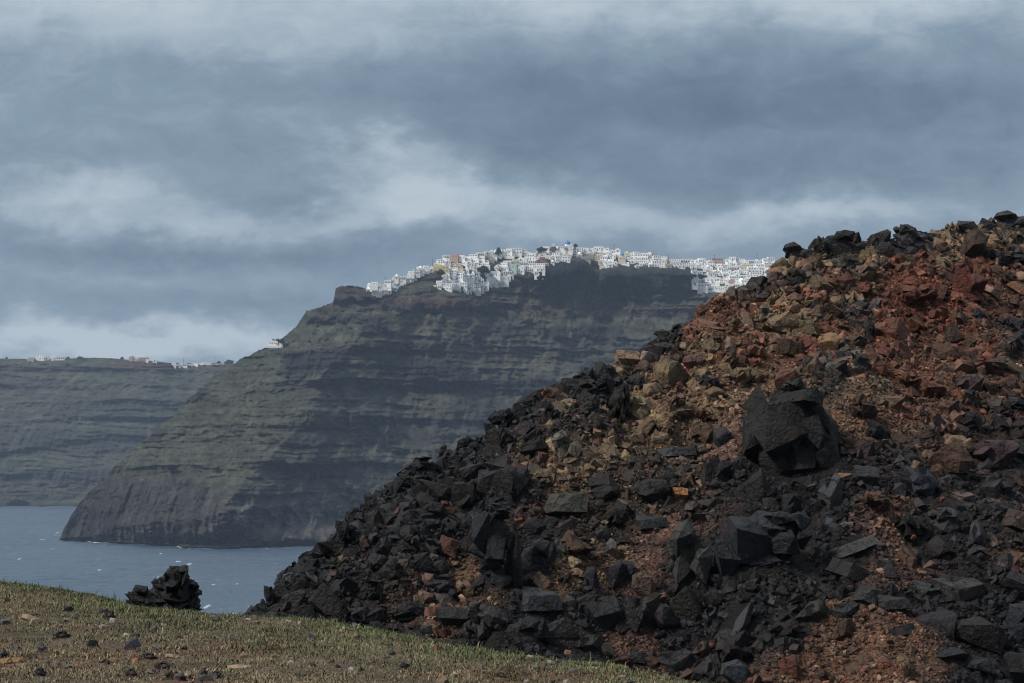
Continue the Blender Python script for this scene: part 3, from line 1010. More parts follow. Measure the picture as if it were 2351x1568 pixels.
# ------------------------------------------------------------------ hand placed boulders, from the photograph
def hill_hit(px, py):
    """where the sight line of a pixel meets the hill"""
    D = np.arange(55, 122, .12)
    x, y, z = at(px + 0 * D, py + 0 * D, D)
    hz = hill_z(x, y)
    k = np.argmax(hz >= z)
    if hz[k] < z[k]:
        k = int(np.argmin(z - hz))
        return float(D[k]), float(x[k]), float(hz[k])
    return float(D[k]), float(x[k]), float(z[k])


CB, CG, CT, CBr, CR, CP_ = [tuple(c) for c in PAL]
CPUR = (.095, .062, .066)
CORG = (.34, .15, .06)
CBLU = (.045, .052, .064)
CGT = (.12, .115, .10)
# x0 x1 y0 y1 | style | colour | roll degrees | label
HAND = [
    (1877, 1935, 1088, 1182, 'slab', (.085, .088, .092), 0, 'upright pointed grey slab standing just below the huge black boulder'),
    (1890, 2025, 1226, 1290, 'slab', (.105, .108, .105), 12, 'smooth grey wedge slab tapering to the right above a dark hollow'),
    (2045, 2148, 1072, 1156, 'cracked', CBLU, 0, 'rounded blue-black boulder with curved facets beside pinkish gravel'),
    (2222, 2335, 985, 1084, 'angular', CPUR, -20, 'large square purple-brown block with a cracked lid near the right edge'),
    (2130, 2212, 1165, 1240, 'cracked', (.07, .07, .078), 0, 'grey layered boulder split into stacked horizontal slices'),
    (2210, 2276, 1192, 1284, 'angular', (.075, .075, .085), 10, 'tall pale-faced lava block right of the layered grey boulder'),
    (2129, 2272, 1305, 1392, 'slab', (.085, .078, .076), -14, 'wide grey slab with a sharp raised corner and curved crack'),
    (1520, 1642, 1190, 1372, 'cracked', (.068, .070, .068), -8, 'tall grey outcrop face veined with fine cracks above pink gravel'),
    (1185, 1300, 1338, 1428, 'slab', (.07, .072, .082), -18, 'long dark slab with a smooth hollowed top at the lower left'),
    (1313, 1370, 1357, 1422, 'angular', (.035, .036, .038), 0, 'square black block tucked behind the smooth hollowed slab'),
    (1344, 1440, 1362, 1470, 'angular', (.035, .035, .037), 18, 'tall black boulder with a brown chipped left edge'),
    (1305, 1392, 1450, 1516, 'angular', (.05, .045, .042), -10, 'black boulder with tan worn cap beside the grassy edge'),
    (1240, 1334, 1418, 1504, 'angular', (.045, .045, .046), 8, 'leaning charcoal block rising from the grass edge'),
    (1164, 1258, 1416, 1498, 'cracked', (.04, .04, .042), 0, 'broad black boulder wedged beneath the smooth hollowed slab'),
    (1076, 1166, 1381, 1482, 'rough', (.06, .06, .062), 0, 'knobbly dark grey boulder at the corner where grass meets lava'),
    (1323, 1379, 1299, 1358, 'angular', (.05, .05, .062), 20, 'pointed slate-grey rock poking out of tan rubble'),
    (1450, 1504, 1311, 1384, 'round', (.10, .068, .055), 0, 'rounded reddish-brown boulder in the pink gravel chute'),
    (1388, 1425, 1235, 1294, 'round', (.11, .115, .115), 15, 'smooth egg-shaped pale grey rock standing on end'),
    (1367, 1406, 1208, 1257, 'angular', (.06, .06, .065), 0, 'grey blocky rock up-slope from the egg-shaped rock'),
    (1231, 1360, 1119, 1205, 'angular', (.085, .08, .072), 12, 'big grey-brown boulder with rounded shoulders below tan rubble'),
    (1458, 1541, 1177, 1224, 'slab', (.055, .055, .062), -8, 'dark slate slab lying flat above the pink gravel chute'),
    (1198, 1279, 1238, 1336, 'cracked', (.042, .045, .055), 0, 'blue-black fractured block with rust on its right side'),
    (1543, 1580, 1119, 1157, 'angular', CORG, 0, 'bright orange-tan block perched over black rocks'),
    (1587, 1634, 1472, 1519, 'angular', (.085, .06, .052), 0, 'reddish-brown block with a chipped lower edge near bottom'),
    (1496, 1600, 1491, 1550, 'slab', (.035, .036, .042), 0, 'black slab holding a pocket of small stones at the bottom'),
    (1430, 1486, 1491, 1534, 'angular', (.032, .033, .037), 10, 'black wedge rock beside pinkish gravel at the grass edge'),
    (1655, 1724, 1515, 1580, 'round', (.055, .066, .078), 0, 'rounded blue-grey boulder cut by the bottom of the picture'),
    (1665, 1744, 1378, 1479, 'slab', (.075, .075, .078), -35, 'steep grey wedge with a long pale sloping face'),
    (1750, 1810, 1361, 1406, 'slab', (.10, .10, .098), -10, 'flat-topped light grey rock, diamond shaped, lower centre right'),
    (1825, 1909, 1379, 1441, 'angular', (.06, .055, .05), 0, 'black boulder with flat tan top and brown right face'),
    (1905, 1979, 1382, 1424, 'slab', (.036, .037, .040), 0, 'low black rock beside the flat tan-topped boulder'),
    (1960, 2016, 1344, 1397, 'angular', (.06, .064, .066), 0, 'grey-green faceted rock in the middle of the lower gravel'),
    (2005, 2099, 1361, 1412, 'slab', (.045, .045, .047), -10, 'dark bedded slab sloping down left into the gravel'),
    (2078, 2160, 1329, 1374, 'slab', (.075, .08, .082), -8, 'flat grey slab left of the wide sharp-cornered slab'),
    (1893, 2017, 1279, 1353, 'slab', (.036, .035, .038), -8, 'dark undercut ledge of lava beneath the grey wedge slab'),
    (1694, 1746, 1329, 1380, 'rough', (.05, .05, .048), 0, 'rough dark grey lump above the steep grey wedge'),
    (2173, 2309, 1417, 1500, 'round', (.034, .028, .028), 0, 'massive dark maroon boulder with rounded face in the lower right'),
    (2027, 2105, 1431, 1467, 'slab', (.034, .035, .038), 0, 'low black slab half sunk in the bottom gravel fan'),
    (2313, 2400, 1385, 1500, 'angular', (.035, .042, .055), 0, 'blue-black boulder cut by the right edge low down'),
    (2138, 2280, 1487, 1556, 'cracked', (.03, .034, .042), 0, 'broad blue-black mass at the bottom right'),
    (2300, 2400, 1500, 1600, 'angular', (.022, .022, .024), 0, 'near-black block in the bottom right corner'),
    (1893, 1978, 530, 586, 'cracked', (.045, .044, .046), 0, 'black twin-peaked boulder on the crest against the sky'),
    (2193, 2252, 503, 548, 'angular', (.085, .08, .076), -10, 'grey blocky boulder standing alone on the crest'),
    (2282, 2365, 484, 532, 'cracked', (.06, .06, .062), 0, 'long knobbly boulder topping the crest at right edge'),
    (2050, 2108, 516, 570, 'cracked', (.075, .07, .066), 0, 'spiky grey-brown rock cluster at the crest'),
    (1990, 2042, 528, 568, 'angular', (.065, .062, .06), 0, 'tilted dark rock left of the spiky crest cluster'),
    (2030, 2154, 632, 722, 'rough', (.13, .048, .032), 12, 'big rusty red boulder with crumbling face in the upper slope'),
    (1731, 1783, 694, 752, 'cracked', (.19, .15, .105), -20, 'tan cracked boulder with knuckled top on the upper left slope'),
    (1762, 1845, 712, 784, 'angular', (.23, .16, .10), 10, 'large tan and orange boulder with a shaded dark base'),
    (1879, 1927, 764, 817, 'round', (.27, .17, .09), 0, 'rounded yellow-tan boulder splashed with orange'),
    (1945, 1993, 770, 807, 'angular', (.10, .065, .045), 0, 'brown banded rock right of the yellow-tan boulder'),
    (2187, 2256, 846, 906, 'angular', (.11, .078, .078), -15, 'purple-brown boulder split by a diagonal crack'),
    (2252, 2306, 652, 692, 'slab', (.24, .15, .12), -20, 'pinkish tan slab on the red upper right slope'),
    (2305, 2370, 640, 688, 'slab', (.19, .09, .055), -20, 'rust-brown leaning slab at the right edge'),
    (2308, 2375, 582, 614, 'rough', (.03, .03, .034), 0, 'black lump at the right edge above the rust-brown slab'),
    (1981, 2013, 721, 791, 'rough', (.055, .055, .058), 8, 'spiky dark rock rising from grey gravel'),
    (2038, 2112, 843, 893, 'rough', (.16, .075, .045), 0, 'crumbly rust-coloured boulder in brown gravel'),
    (2004, 2072, 902, 942, 'angular', (.15, .10, .075), -8, 'grey and orange block lying across brown gravel'),
    (2298, 2370, 912, 950, 'rough', (.045, .05, .052), 0, 'dark grey knobbly boulder at right edge above the square block'),
    (1798, 1864, 556, 606, 'cracked', (.05, .048, .048), 0, 'black boulder at the left shoulder of the crest'),
    (1806, 1852, 616, 664, 'cracked', (.050, .047, .040), 0, 'olive-grey block below the left shoulder of the crest'),
    (1876, 1930, 589, 623, 'slab', (.22, .18, .125), -12, 'pale tan flat boulder under the black twin-peaked boulder'),
    (1963, 2016, 609, 659, 'angular', (.17, .11, .085), 0, 'brown peaked boulder on the upper middle slope'),
    (1580, 1674, 725, 780, 'slab', (.22, .115, .075), -10, 'large smooth red-tan slab near the left skyline'),
    (1413, 1469, 804, 852, 'angular', (.27, .18, .12), 0, 'pale tan block jutting at the skyline notch'),
    (1568, 1616, 813, 858, 'round', (.11, .062, .05), 0, 'round dark red boulder in purple gravel'),
    (1500, 1540, 756, 779, 'round', (.055, .055, .052), 0, 'small black rock on the skyline left of the red-tan slab'),
    (1500, 1540, 786, 817, 'round', (.05, .05, .05), 0, 'dark rounded rock below the small skyline rock'),
    (1439, 1496, 910, 978, 'cracked', (.25, .20, .13), 0, 'pale yellowish lumpy outcrop beside a black hollow'),
    (1398, 1446, 880, 985, 'rough', (.035, .033, .03), 0, 'black craggy outcrop left of the pale lumpy outcrop'),
    (1500, 1598, 1012, 1066, 'slab', (.085, .09, .095), 14, 'blue-grey faceted slab amid brown gravel mid-slope'),
    (1268, 1332, 988, 1069, 'cracked', (.13, .115, .09), 0, 'grey and tan boulder with rubble skirt, centre left'),
    (1650, 1698, 769, 820, 'slab', (.18, .13, .11), 30, 'triangular mauve slab leaning downhill'),
    (1363, 1411, 858, 912, 'rough', (.03, .03, .034), 0, 'black crag on the skyline beside the pale tan block'),
    (597, 634, 1346, 1412, 'cracked', (.024, .024, .026), 0, 'small black pinnacle at the far left foot of the hill'),
    (640, 702, 1352, 1412, 'angular', (.055, .052, .05), 0, 'grey-faced block at the left foot of the hill'),
    (763, 822, 1180, 1262, 'rough', (.022, .022, .024), -8, 'overhanging black crag on the skyline above the water'),
    (940, 1012, 1048, 1098, 'rough', (.026, .026, .028), 0, 'black flat-topped crag standing up from the left skyline'),
    (900, 962, 1088, 1142, 'rough', (.026, .026, .028), 0, 'black crag below the flat-topped skyline crag'),
    (1120, 1178, 938, 990, 'rough', (.026, .026, .028), 0, 'blunt black crag on the middle of the skyline'),
    (1985, 2042, 967, 1027, 'rough', (.035, .035, .038), 0, 'black jagged boulder right of the huge black boulder'),
    (1950, 2009, 1003, 1062, 'angular', (.085, .062, .058), 8, 'brown-grey block with vertical faces beside the huge boulder'),
    (1959, 2018, 1070, 1127, 'angular', (.06, .062, .064), 0, 'split grey block left of the rounded blue-black boulder'),
    (2202, 2256, 944, 998, 'rough', (.03, .03, .034), 0, 'black jagged boulder above the square purple-brown block'),
    (2181, 2244, 1120, 1160, 'slab', (.13, .095, .085), -15, 'pinkish-brown slab above the layered grey boulder'),
    (2295, 2370, 1169, 1230, 'angular', (.085, .062, .055), 0, 'brownish boulder cut by the right edge at mid height'),
    (1795, 1842, 1134, 1200, 'angular', (.03, .03, .032), 0, 'narrow dark block under the huge black boulder'),
    (700, 752, 1300, 1370, 'slab', (.075, .068, .064), 40, 'pale streaked slab tilted steeply on the left flank'),
    (1640, 1700, 1240, 1340, 'angular', (.04, .042, .05), 0, 'dark block right of the fine-cracked grey outcrop face'),
    (850, 905, 1230, 1290, 'angular', (.04, .04, .042), 10, 'charcoal block on the lower left flank'),
    (940, 1000, 1270, 1340, 'angular', (.03, .03, .03), 0, 'large flat-faced black block on the left flank'),
    (1000, 1050, 1230, 1290, 'angular', (.10, .045, .03), 0, 'rust-stained dark block among black rocks at left'),
    (820, 890, 1330, 1400, 'rough', (.026, .026, .028), 0, 'black rubble-covered boulder near the left foot'),
    (890, 990, 1380, 1440, 'rough', (.024, .024, .025), 0, 'wide black boulder right behind the grass edge'),
    (1000, 1075, 1395, 1450, 'angular', (.04, .04, .04), 0, 'dark block behind the grass left of the knobbly boulder'),
]
BOXES = []
ROCKS = []      # (object, x, y picture centre, size px, colour name, style, label or None)
GR = 'boulders and large rocks on the lava hillside'


def roll_matrix(roll, yaw=0.0, tilt=0.0):
    return (Matrix.Rotation(math.radians(roll), 3, 'Y') @ Matrix.Rotation(tilt, 3, 'X')).to_euler()


vi = 0
for k, (a0, a1, b0, b1, style, colr, roll, lab) in enumerate(HAND):
    cx, cy = (a0 + a1) / 2 * DS, (b0 + b1) / 2 * DS
    D, x, z = hill_hit(cx, cy + (b1 - b0) * DS * .36)
    w, h = (a1 - a0) * DS * D / F / 2, (b1 - b0) * DS * D / F / 2
    # a block rolled by its angle still fills its box
    c_, s_ = abs(math.cos(math.radians(roll))), abs(math.sin(math.radians(roll)))
    den = max(.3, c_ * c_ - s_ * s_)
    sx = max(.35 * w, (w * c_ - h * s_) / den)
    sz = max(.35 * h, (h * c_ - w * s_) / den)
    lst = BY[style]
    me = BIG[lst[vi % len(lst)]][0]
    vi += 1
    o = link(me, 'lava_boulder')
    x, y, z = at(cx, cy, D + .45 * w)
    BOXES.append((a0, a1, b0, b1, D))
    o.location = (x, y, z)
    o.rotation_euler = roll_matrix(-roll)
    o.scale = (sx * 1.06 * (1 if k % 2 else -1), max(.8 * w, .7 * h), sz * 1.06)
    colr = tuple(v_ * (.56 if max(colr) - min(colr) < .04 else .85) for v_ in colr)
    o.color = colr + (1,)
    tag(o, lab, 'boulder', GR)
    ROCKS.append((o, (a0 + a1) / 2, (b0 + b1) / 2, max(a1 - a0, b1 - b0), None, style, lab))


# the three great masses are built of several fractured pieces
def outcrop_obj(a0, a1, b0, b1, pieces, colr, lab, seed):
    cx, cy = (a0 + a1) / 2 * DS, (b0 + b1) / 2 * DS
    D, _, _ = hill_hit(cx, cy + (b1 - b0) * DS * .36)
    BOXES.append((a0, a1, b0, b1, D))
    w, h = (a1 - a0) * DS * D / F / 2, (b1 - b0) * DS * D / F / 2
    its = []
    for i, (style, u, v, dpt, su, sv, sd_, roll) in enumerate(pieces):
        its.append((seed + i, style, (u * w, dpt * w, v * h), (0, math.radians(roll), 0), (su * w, sd_ * w * .9, sv * h)))
    me = join_rocks('lava_outcrop', its, M_rock, 5)
    o = link(me, 'lava_outcrop')
    o.location = at(cx, cy, D + .5 * w)
    o.color = colr + (1,)
    tag(o, lab, 'boulder', GR)
    ROCKS.append((o, (a0 + a1) / 2, (b0 + b1) / 2, max(a1 - a0, b1 - b0), None, 'cracked', lab))


outcrop_obj(1700, 1935, 868, 1142,
            [('cracked', -.12, .02, .15, .88, .86, .75, 6), ('cracked', .42, -.12, .1, .60, .76, .6, -10), ('slab', .02, .62, .05, .66, .24, .5, -16), ('angular', -.3, .1, -.25, .55, .5, .45, 18),
             ('rough', 0, -.72, .1, .88, .34, .5, 0), ('angular', -.68, .1, 0, .30, .50, .4, 10), ('rough', .05, .90, .1, .26, .14, .3, 0)],
            (.018, .017, .017), 'huge cracked black boulder in the middle of the slope', 3001)
outcrop_obj(1068, 1205, 1158, 1385,
            [('cracked', -.1, .25, -.1, .8, .62, .8, 0), ('rough', 0, -.55, .1, .85, .45, .7, 0), ('angular', -.45, .45, -.4, .42, .42, .4, 12),
             ('rough', .1, .85, .1, .5, .2, .5, 0), ('angular', .6, -.1, .1, .38, .7, .5, 0)],
            (.015, .016, .019), 'tall blue-black outcrop with an undercut hollow on the left slope', 3100)
outcrop_obj(1640, 1885, 1150, 1350,
            [('cracked', .35, .1, 0, .52, .62, .5, -10), ('angular', -.35, .1, -.1, .45, .55, .5, 8), ('rough', -.1, -.5, .1, .7, .5, .5, 0),
             ('cracked', 0, .5, .1, .5, .35, .5, 15), ('angular', -.7, -.35, -.1, .32, .45, .35, 0), ('angular', .62, .55, .1, .25, .22, .3, 0)],
            (.021, .023, .028), 'broad blue-black fractured mass below the huge boulder', 3200)

# ------------------------------------------------------------------ the lone outcrop behind the grass
cx, cy, Dq = 372 * DS, 1350 * DS, 43.8
kx = DS * Dq / F
its = []
for i, (style, ax, ay, dpt, sx, sz, roll) in enumerate([
        ('cracked', 402, 1350, 0, 44, 52, 5), ('cracked', 352, 1372, 0, 50, 28, -22), ('rough', 320, 1394, .05, 40, 14, -12), ('cracked', 405, 1318, -.03, 30, 22, 8),
        ('angular', 388, 1380, 0, 70, 40, -14), ('cracked', 340, 1384, .02, 56, 24, -16), ('rough', 430, 1366, 0, 32, 36, 0), ('angular', 444, 1345, -.02, 15, 10, 0), ('angular', 447, 1366, -.02, 14, 11, 5),
        ('cracked', 375, 1398, .1, 92, 24, 0), ('cracked', 388, 1378, -.15, 44, 28, 0), ('rough', 437, 1392, 0, 26, 18, 0), ('rough', 372, 1345, .05, 26, 16, -30)]):
    its.append((3300 + i, style, ((ax - 372) * kx, dpt, (1350 - ay) * kx), (0, math.radians(-roll), 0), (sx * kx, .36 * (sx + sz) / 60, sz * kx)))
lone = link(join_rocks('lone_outcrop', its, M_rock, 5), 'lava_outcrop')
lone.location = at(cx, cy, Dq)
lone.color = (.012, .012, .013, 1)
tag(lone, 'lone jagged black lava outcrop standing behind the grass against the sea', 'rock outcrop')

# ------------------------------------------------------------------ more large rocks on the hill, to 300 in all
cand = []
N = 45000
xs = R.uniform(-8.5, 21.5, N)
ysr = R.uniform(60, 107, N)
zs = hill_z(xs, ysr)
yrr = np.interp(xs, rx, ry)
pxs, pys = proj(xs, ysr, zs)
zw, zl = zone(xs, ysr, zs)
used = [(r_[1], r_[2], r_[3]) for r_ in ROCKS]
cnames = ['black', 'dark grey', 'tan', 'brown', 'red-brown', 'pinkish']
want = 300 - len(ROCKS)
acc = []
for i in range(N):
    if len(acc) >= want:
        break
    if ysr[i] > yrr[i] + .6 or pxs[i] > 1030 or pxs[i] < 262:
        continue
    X_, Y_ = pxs[i] / DS, pys[i] / DS
    if Y_ > 1580:
        continue
    if R.rand() < zl[i] * .96:
        continue
    r = float(np.clip(.30 * R.pareto(3.0) + .34, .34, .75)) * (1 + .55 * float(zw[i][0] > .55))
    if yrr[i] - ysr[i] < 2.0:
        r = min(r, .40)
    rp = r / ysr[i] * F / DS * 2
    bad = False
    for (ux, uy, us) in used:
        if abs(ux - X_) < (us + rp) * .38 and abs(uy - Y_) < (us + rp) * .33:
            bad = True
            break
    if bad:
        continue
    used.append((X_, Y_, rp))
    w = np.clip(zw[i], 0, 1)
    ci = int(np.searchsorted(np.cumsum(w) / w.sum(), R.rand()))
    if ci == 5:
        ci = 3
    if zw[i][0] > .5 and ci in (2, 4):
        ci = 0
    if ci in (2, 4) and Y_ > 1150:
        r = min(r, .36)
    acc.append((xs[i], ysr[i], zs[i], r, ci, X_, Y_))
shape_w = {'angular': 'angular', 'slab': 'flattish', 'cracked': 'cracked', 'rough': 'jagged', 'round': 'rounded'}
for (x, y, z, r, ci, X_, Y_) in acc:
    v = R.randint(len(BIG))
    me, style = BIG[v]
    o = link(me, 'lava_rock')
    sc3 = R.uniform(.7, 1.3, 3) * r
    o.location = (x, y, z + .15 * r)
    o.rotation_euler = (R.uniform(-.6, .6) if style == 'slab' else R.uniform(0, 6.3), R.uniform(-.6, .6) if style == 'slab' else R.uniform(0, 6.3), R.uniform(0, 6.3))
    o.scale = tuple(sc3)
    c = (.7 * PAL[ci] + .3 * (zw[i][:, None] * PAL).sum(0)) * R.uniform(.7, 1.3) * R.uniform(.93, 1.07, 3)
    if ci == 0 and R.rand() < .5:
        c = c * np.array((1.5, 1.55, 1.75))
    o.color = tuple(c) + (1,)
    ROCKS.append((o, X_, Y_, r * 2 / y * F / DS, cnames[ci], style, None))

LAND = [  # short landmark names used by the labels of the lesser rocks
    (1815, 1000, 'the huge cracked boulder'), (1135, 1270, 'the undercut blue-black outcrop'), (1760, 1250, 'the broad fractured mass'),
    (1906, 1135, 'the upright pointed slab'), (1957, 1258, 'the grey wedge slab'), (2278, 1034, 'the square purple-brown block'),
    (2171, 1202, 'the layered grey boulder'), (2200, 1348, 'the sharp-cornered wide slab'), (1580, 1280, 'the fine-cracked grey face'),
    (1242, 1383, 'the smooth hollowed slab'), (1477, 1348, 'the rounded reddish boulder'), (1406, 1264, 'the egg-shaped rock'),
    (1295, 1162, 'the round-shouldered grey-brown boulder'), (1935, 551, 'the twin-peaked crest boulder'), (2222, 525, 'the lone grey crest boulder'),
    (2092, 677, 'the big rusty boulder'), (1803, 748, 'the tan and orange boulder'), (1903, 790, 'the yellow-tan round boulder'),
    (2221, 876, 'the diagonally cracked boulder'), (2279, 672, 'the pinkish tan slab'), (2038, 922, 'the grey and orange block'),
    (1627, 752, 'the smooth red-tan slab'), (1441, 828, 'the pale tan skyline block'), (1467, 944, 'the pale lumpy outcrop'),
    (1549, 1039, 'the blue-grey faceted slab'), (1300, 1028, 'the grey and tan boulder'), (792, 1221, 'the overhanging skyline crag'),
    (976, 1073, 'the flat-topped skyline crag'), (1149, 964, 'the blunt skyline crag'), (725, 1335, 'the pale streaked slab'),
    (615, 1374, 'the small black pinnacle'), (1392, 1416, 'the tall brown-edged boulder'), (1867, 1410, 'the flat tan-topped boulder'),
    (2240, 1458, 'the massive maroon boulder'), (1705, 1430, 'the steep grey wedge'), (1548, 1520, 'the black slab with stones'),
    (1988, 634, 'the brown peaked boulder'), (1075, 1430, 'the knobbly boulder at the grass corner')]
ORD = ['', 'second ', 'third ', 'fourth ', 'fifth ', 'sixth ', 'seventh ', 'eighth ', 'ninth ', 'tenth ', 'eleventh ', 'twelfth ']
buckets = {}
for rec in ROCKS:
    if rec[6]:
        continue
    o, X_, Y_, s_, cn, style, _ = rec
    best = min(LAND, key=lambda L: (L[0] - X_) ** 2 + (L[1] - Y_) ** 2)
    dx_, dy_ = X_ - best[0], Y_ - best[1]
    rel = ('right of' if dx_ > 0 else 'left of') if abs(dx_) > abs(dy_) else ('below' if dy_ > 0 else 'above')
    buckets.setdefault((cn, shape_w[style], rel, best[2]), []).append((math.hypot(dx_, dy_), rec))
for (cn, sw, rel, lm), lst in buckets.items():
    lst.sort(key=lambda t: t[0])
    for i, (d_, rec) in enumerate(lst):
        tag(rec[0], f"{ORD[i]}nearest {cn} {sw} rock {rel} {lm}" if len(lst) > 1 else f"{cn} {sw} lava rock {rel} {lm}", 'rock', GR)


# ------------------------------------------------------------------ scattered stones: instanced stuff
def hidden_collection(name, specs, mat):
    c = bpy.data.collections.new(name)
    for i, (seed, sub, style) in enumerate(specs):
        me = rock_mesh(name, seed, sub, style, mat)
        o = bpy.data.objects.new('%s_%02d' % (name, i), me)
        c.objects.link(o)
    return c


def scatter(name, coll, pts, rot, scl, idx, colr, mat, label, cat):
    me = bpy.data.meshes.new(name)
    me.vertices.add(len(pts))
    me.vertices.foreach_set('co', np.asarray(pts, np.float32).ravel())
    for nm, typ, dat, key in (('rot', 'FLOAT_VECTOR', rot, 'vector'), ('scl', 'FLOAT_VECTOR', scl, 'vector'), ('idx', 'INT', idx, 'value')):
        a = me.attributes.new(nm, typ, 'POINT')
        a.data.foreach_set(key, np.asarray(dat, np.int32 if typ == 'INT' else np.float32).ravel())
    a = me.attributes.new('col', 'FLOAT_COLOR', 'POINT')
    c = np.ones((len(pts), 4), np.float32)
    c[:, :3] = colr
    a.data.foreach_set('color', c.ravel())
    me.materials.append(mat)
    o = link(me, name)
    ng = bpy.data.node_groups.new(name, 'GeometryNodeTree')
    ng.interface.new_socket('Geometry', in_out='INPUT', socket_type='NodeSocketGeometry')
    ng.interface.new_socket('Geometry', in_out='OUTPUT', socket_type='NodeSocketGeometry')
    gi, go = ng.nodes.new('NodeGroupInput'), ng.nodes.new('NodeGroupOutput')
    ci = ng.nodes.new('GeometryNodeCollectionInfo')
    ci.inputs['Collection'].default_value = coll
    ci.inputs['Separate Children'].default_value = True
    ci.inputs['Reset Children'].default_value = True
    ip = ng.nodes.new('GeometryNodeInstanceOnPoints')
    ip.inputs['Pick Instance'].default_value = True

    def named(nm, dt):
        n_ = ng.nodes.new('GeometryNodeInputNamedAttribute')
        n_.data_type = dt
        n_.inputs['Name'].default_value = nm
        return n_.outputs['Attribute']
    ng.links.new(gi.outputs[0], ip.inputs['Points'])
    ng.links.new(ci.outputs[0], ip.inputs['Instance'])
    ng.links.new(named('idx', 'INT'), ip.inputs['Instance Index'])
    e2r = ng.nodes.new('FunctionNodeEulerToRotation')
    ng.links.new(named('rot', 'FLOAT_VECTOR'), e2r.inputs[0])
    ng.links.new(e2r.outputs[0], ip.inputs['Rotation'])
    ng.links.new(named('scl', 'FLOAT_VECTOR'), ip.inputs['Scale'])
    ng.links.new(ip.outputs[0], go.inputs[0])
    md = o.modifiers.new('scatter', 'NODES')
    md.node_group = ng
    tag(o, label, cat, kind='stuff')
    return o


ST2 = ['angular', 'rough', 'slab', 'angular', 'rough', 'rough', 'angular', 'cracked']
specs = [(2000 + i, 0, ST2[i]) for i in range(8)] + [(2100 + i, 1, ST2[i]) for i in range(8)] + [(2200 + i, 2, STYLES[i]) for i in range(14)]
stones = hidden_collection('scree_stone', specs, M_scree)
PTS, ROT, SCL, IDX, COL = [], [], [], [], []
CREST = False


def layer(n, rmin, rmax, p_exp, loose_w, idx_lo, idx_hi, sink):
    x = R.uniform(-12, 26, n)
    y = R.uniform(58, 112, n)
    yr_ = np.interp(x, rx, ry)
    px, py = proj(x, y, HC + 0 * x)
    ok = (y < yr_ + 3.0)
    if CREST:
        ok &= (y > yr_ - 1.6) & (y < yr_ + .8)
    x, y = x[ok], y[ok]
    z = hill_z(x, y)
    px, py = proj(x, y, z)
    ok = (px > 215) & (px < 1110) & (py < 720) & (z > HC - 11.9)
    x, y, z = x[ok], y[ok], z[ok]
    zw_, zl_ = zone(x, y, z)
    ok = R.rand(len(x)) < (1 - loose_w * zl_ if loose_w > 0 else 1 + loose_w * (1 - zl_))
    if rmin > .04 and not CREST:
        ok &= R.rand(len(x)) < .25 + 1.1 * sstep(-.25, .3, fbm(x / 1.3, y / 1.3, oct=3, seed=500))
    if rmax > .1:      # nothing lies inside or right against the face of a big boulder
        px, py = proj(x, y, z)
        qx, qy = px / DS, py / DS
        for (a0, a1, b0, b1, D_) in BOXES:
            mx, my = (a1 - a0) * .04, (b1 - b0) * .02
            ok &= ~((qx > a0 + mx) & (qx < a1 - mx) & (qy > b0 + my) & (qy < b1 - (b1 - b0) * .12) & (y > D_ - 2.5) & (y < D_ + 3.5))
    x, y, z, zw_, zl_ = x[ok], y[ok], z[ok], zw_[ok], zl_[ok]
    m = len(x)
    r = rmin * (rmax / rmin) ** (R.rand(m) ** p_exp)
    cw = np.cumsum(zw_, 1)
    cw /= cw[:, -1:]
    un = np.clip(.5 + .95 * fbm(x / .9, y / .9, oct=3, seed=400), 0, .999)
    u_ = np.where(R.rand(m) < .6, np.clip(un + R.normal(0, .1, m), 0, .999), R.rand(m))
    ci = (u_[:, None] > cw).sum(1).clip(0, 5)
    mean_ = (zw_[:, :, None] * PAL[None]).sum(1)
    c = (.62 * PAL[ci] + .38 * mean_) * np.exp(R.normal(0, .38, (m, 1))) * R.uniform(.93, 1.07, (m, 3))
    gl = (ci == 0) & (R.rand(m) < .3)
    c[gl] *= np.array((1.7, 1.7, 1.8))
    PTS.append(np.stack([x, y, z - sink * r + .1 * r], -1))
    ROT.append(R.uniform(0, 6.28, (m, 3)))
    SCL.append(r[:, None] * R.uniform(.65, 1.25, (m, 3)))
    IDX.append(R.randint(idx_lo, idx_hi, m))
    COL.append(c)


layer(330000, .022, .06, 1.3, 0.0, 0, 8, 0)
layer(120000, .05, .11, 1.5, .3, 8, 16, 0)
layer(80000, .10, .20, 1.5, .85, 16, 30, .1)
layer(34000, .18, .36, 1.4, .97, 16, 30, .2)
CREST = True
layer(16000, .12, .36, 1.3, .0, 16, 30, .3)
scree = scatter('scree', stones, np.concatenate(PTS), np.concatenate(ROT), np.concatenate(SCL), np.concatenate(IDX), np.clip(np.concatenate(COL), .008, .6), M_scree,
                'loose stones and gravel, black, tan and red, covering the whole lava hillside', 'scree')

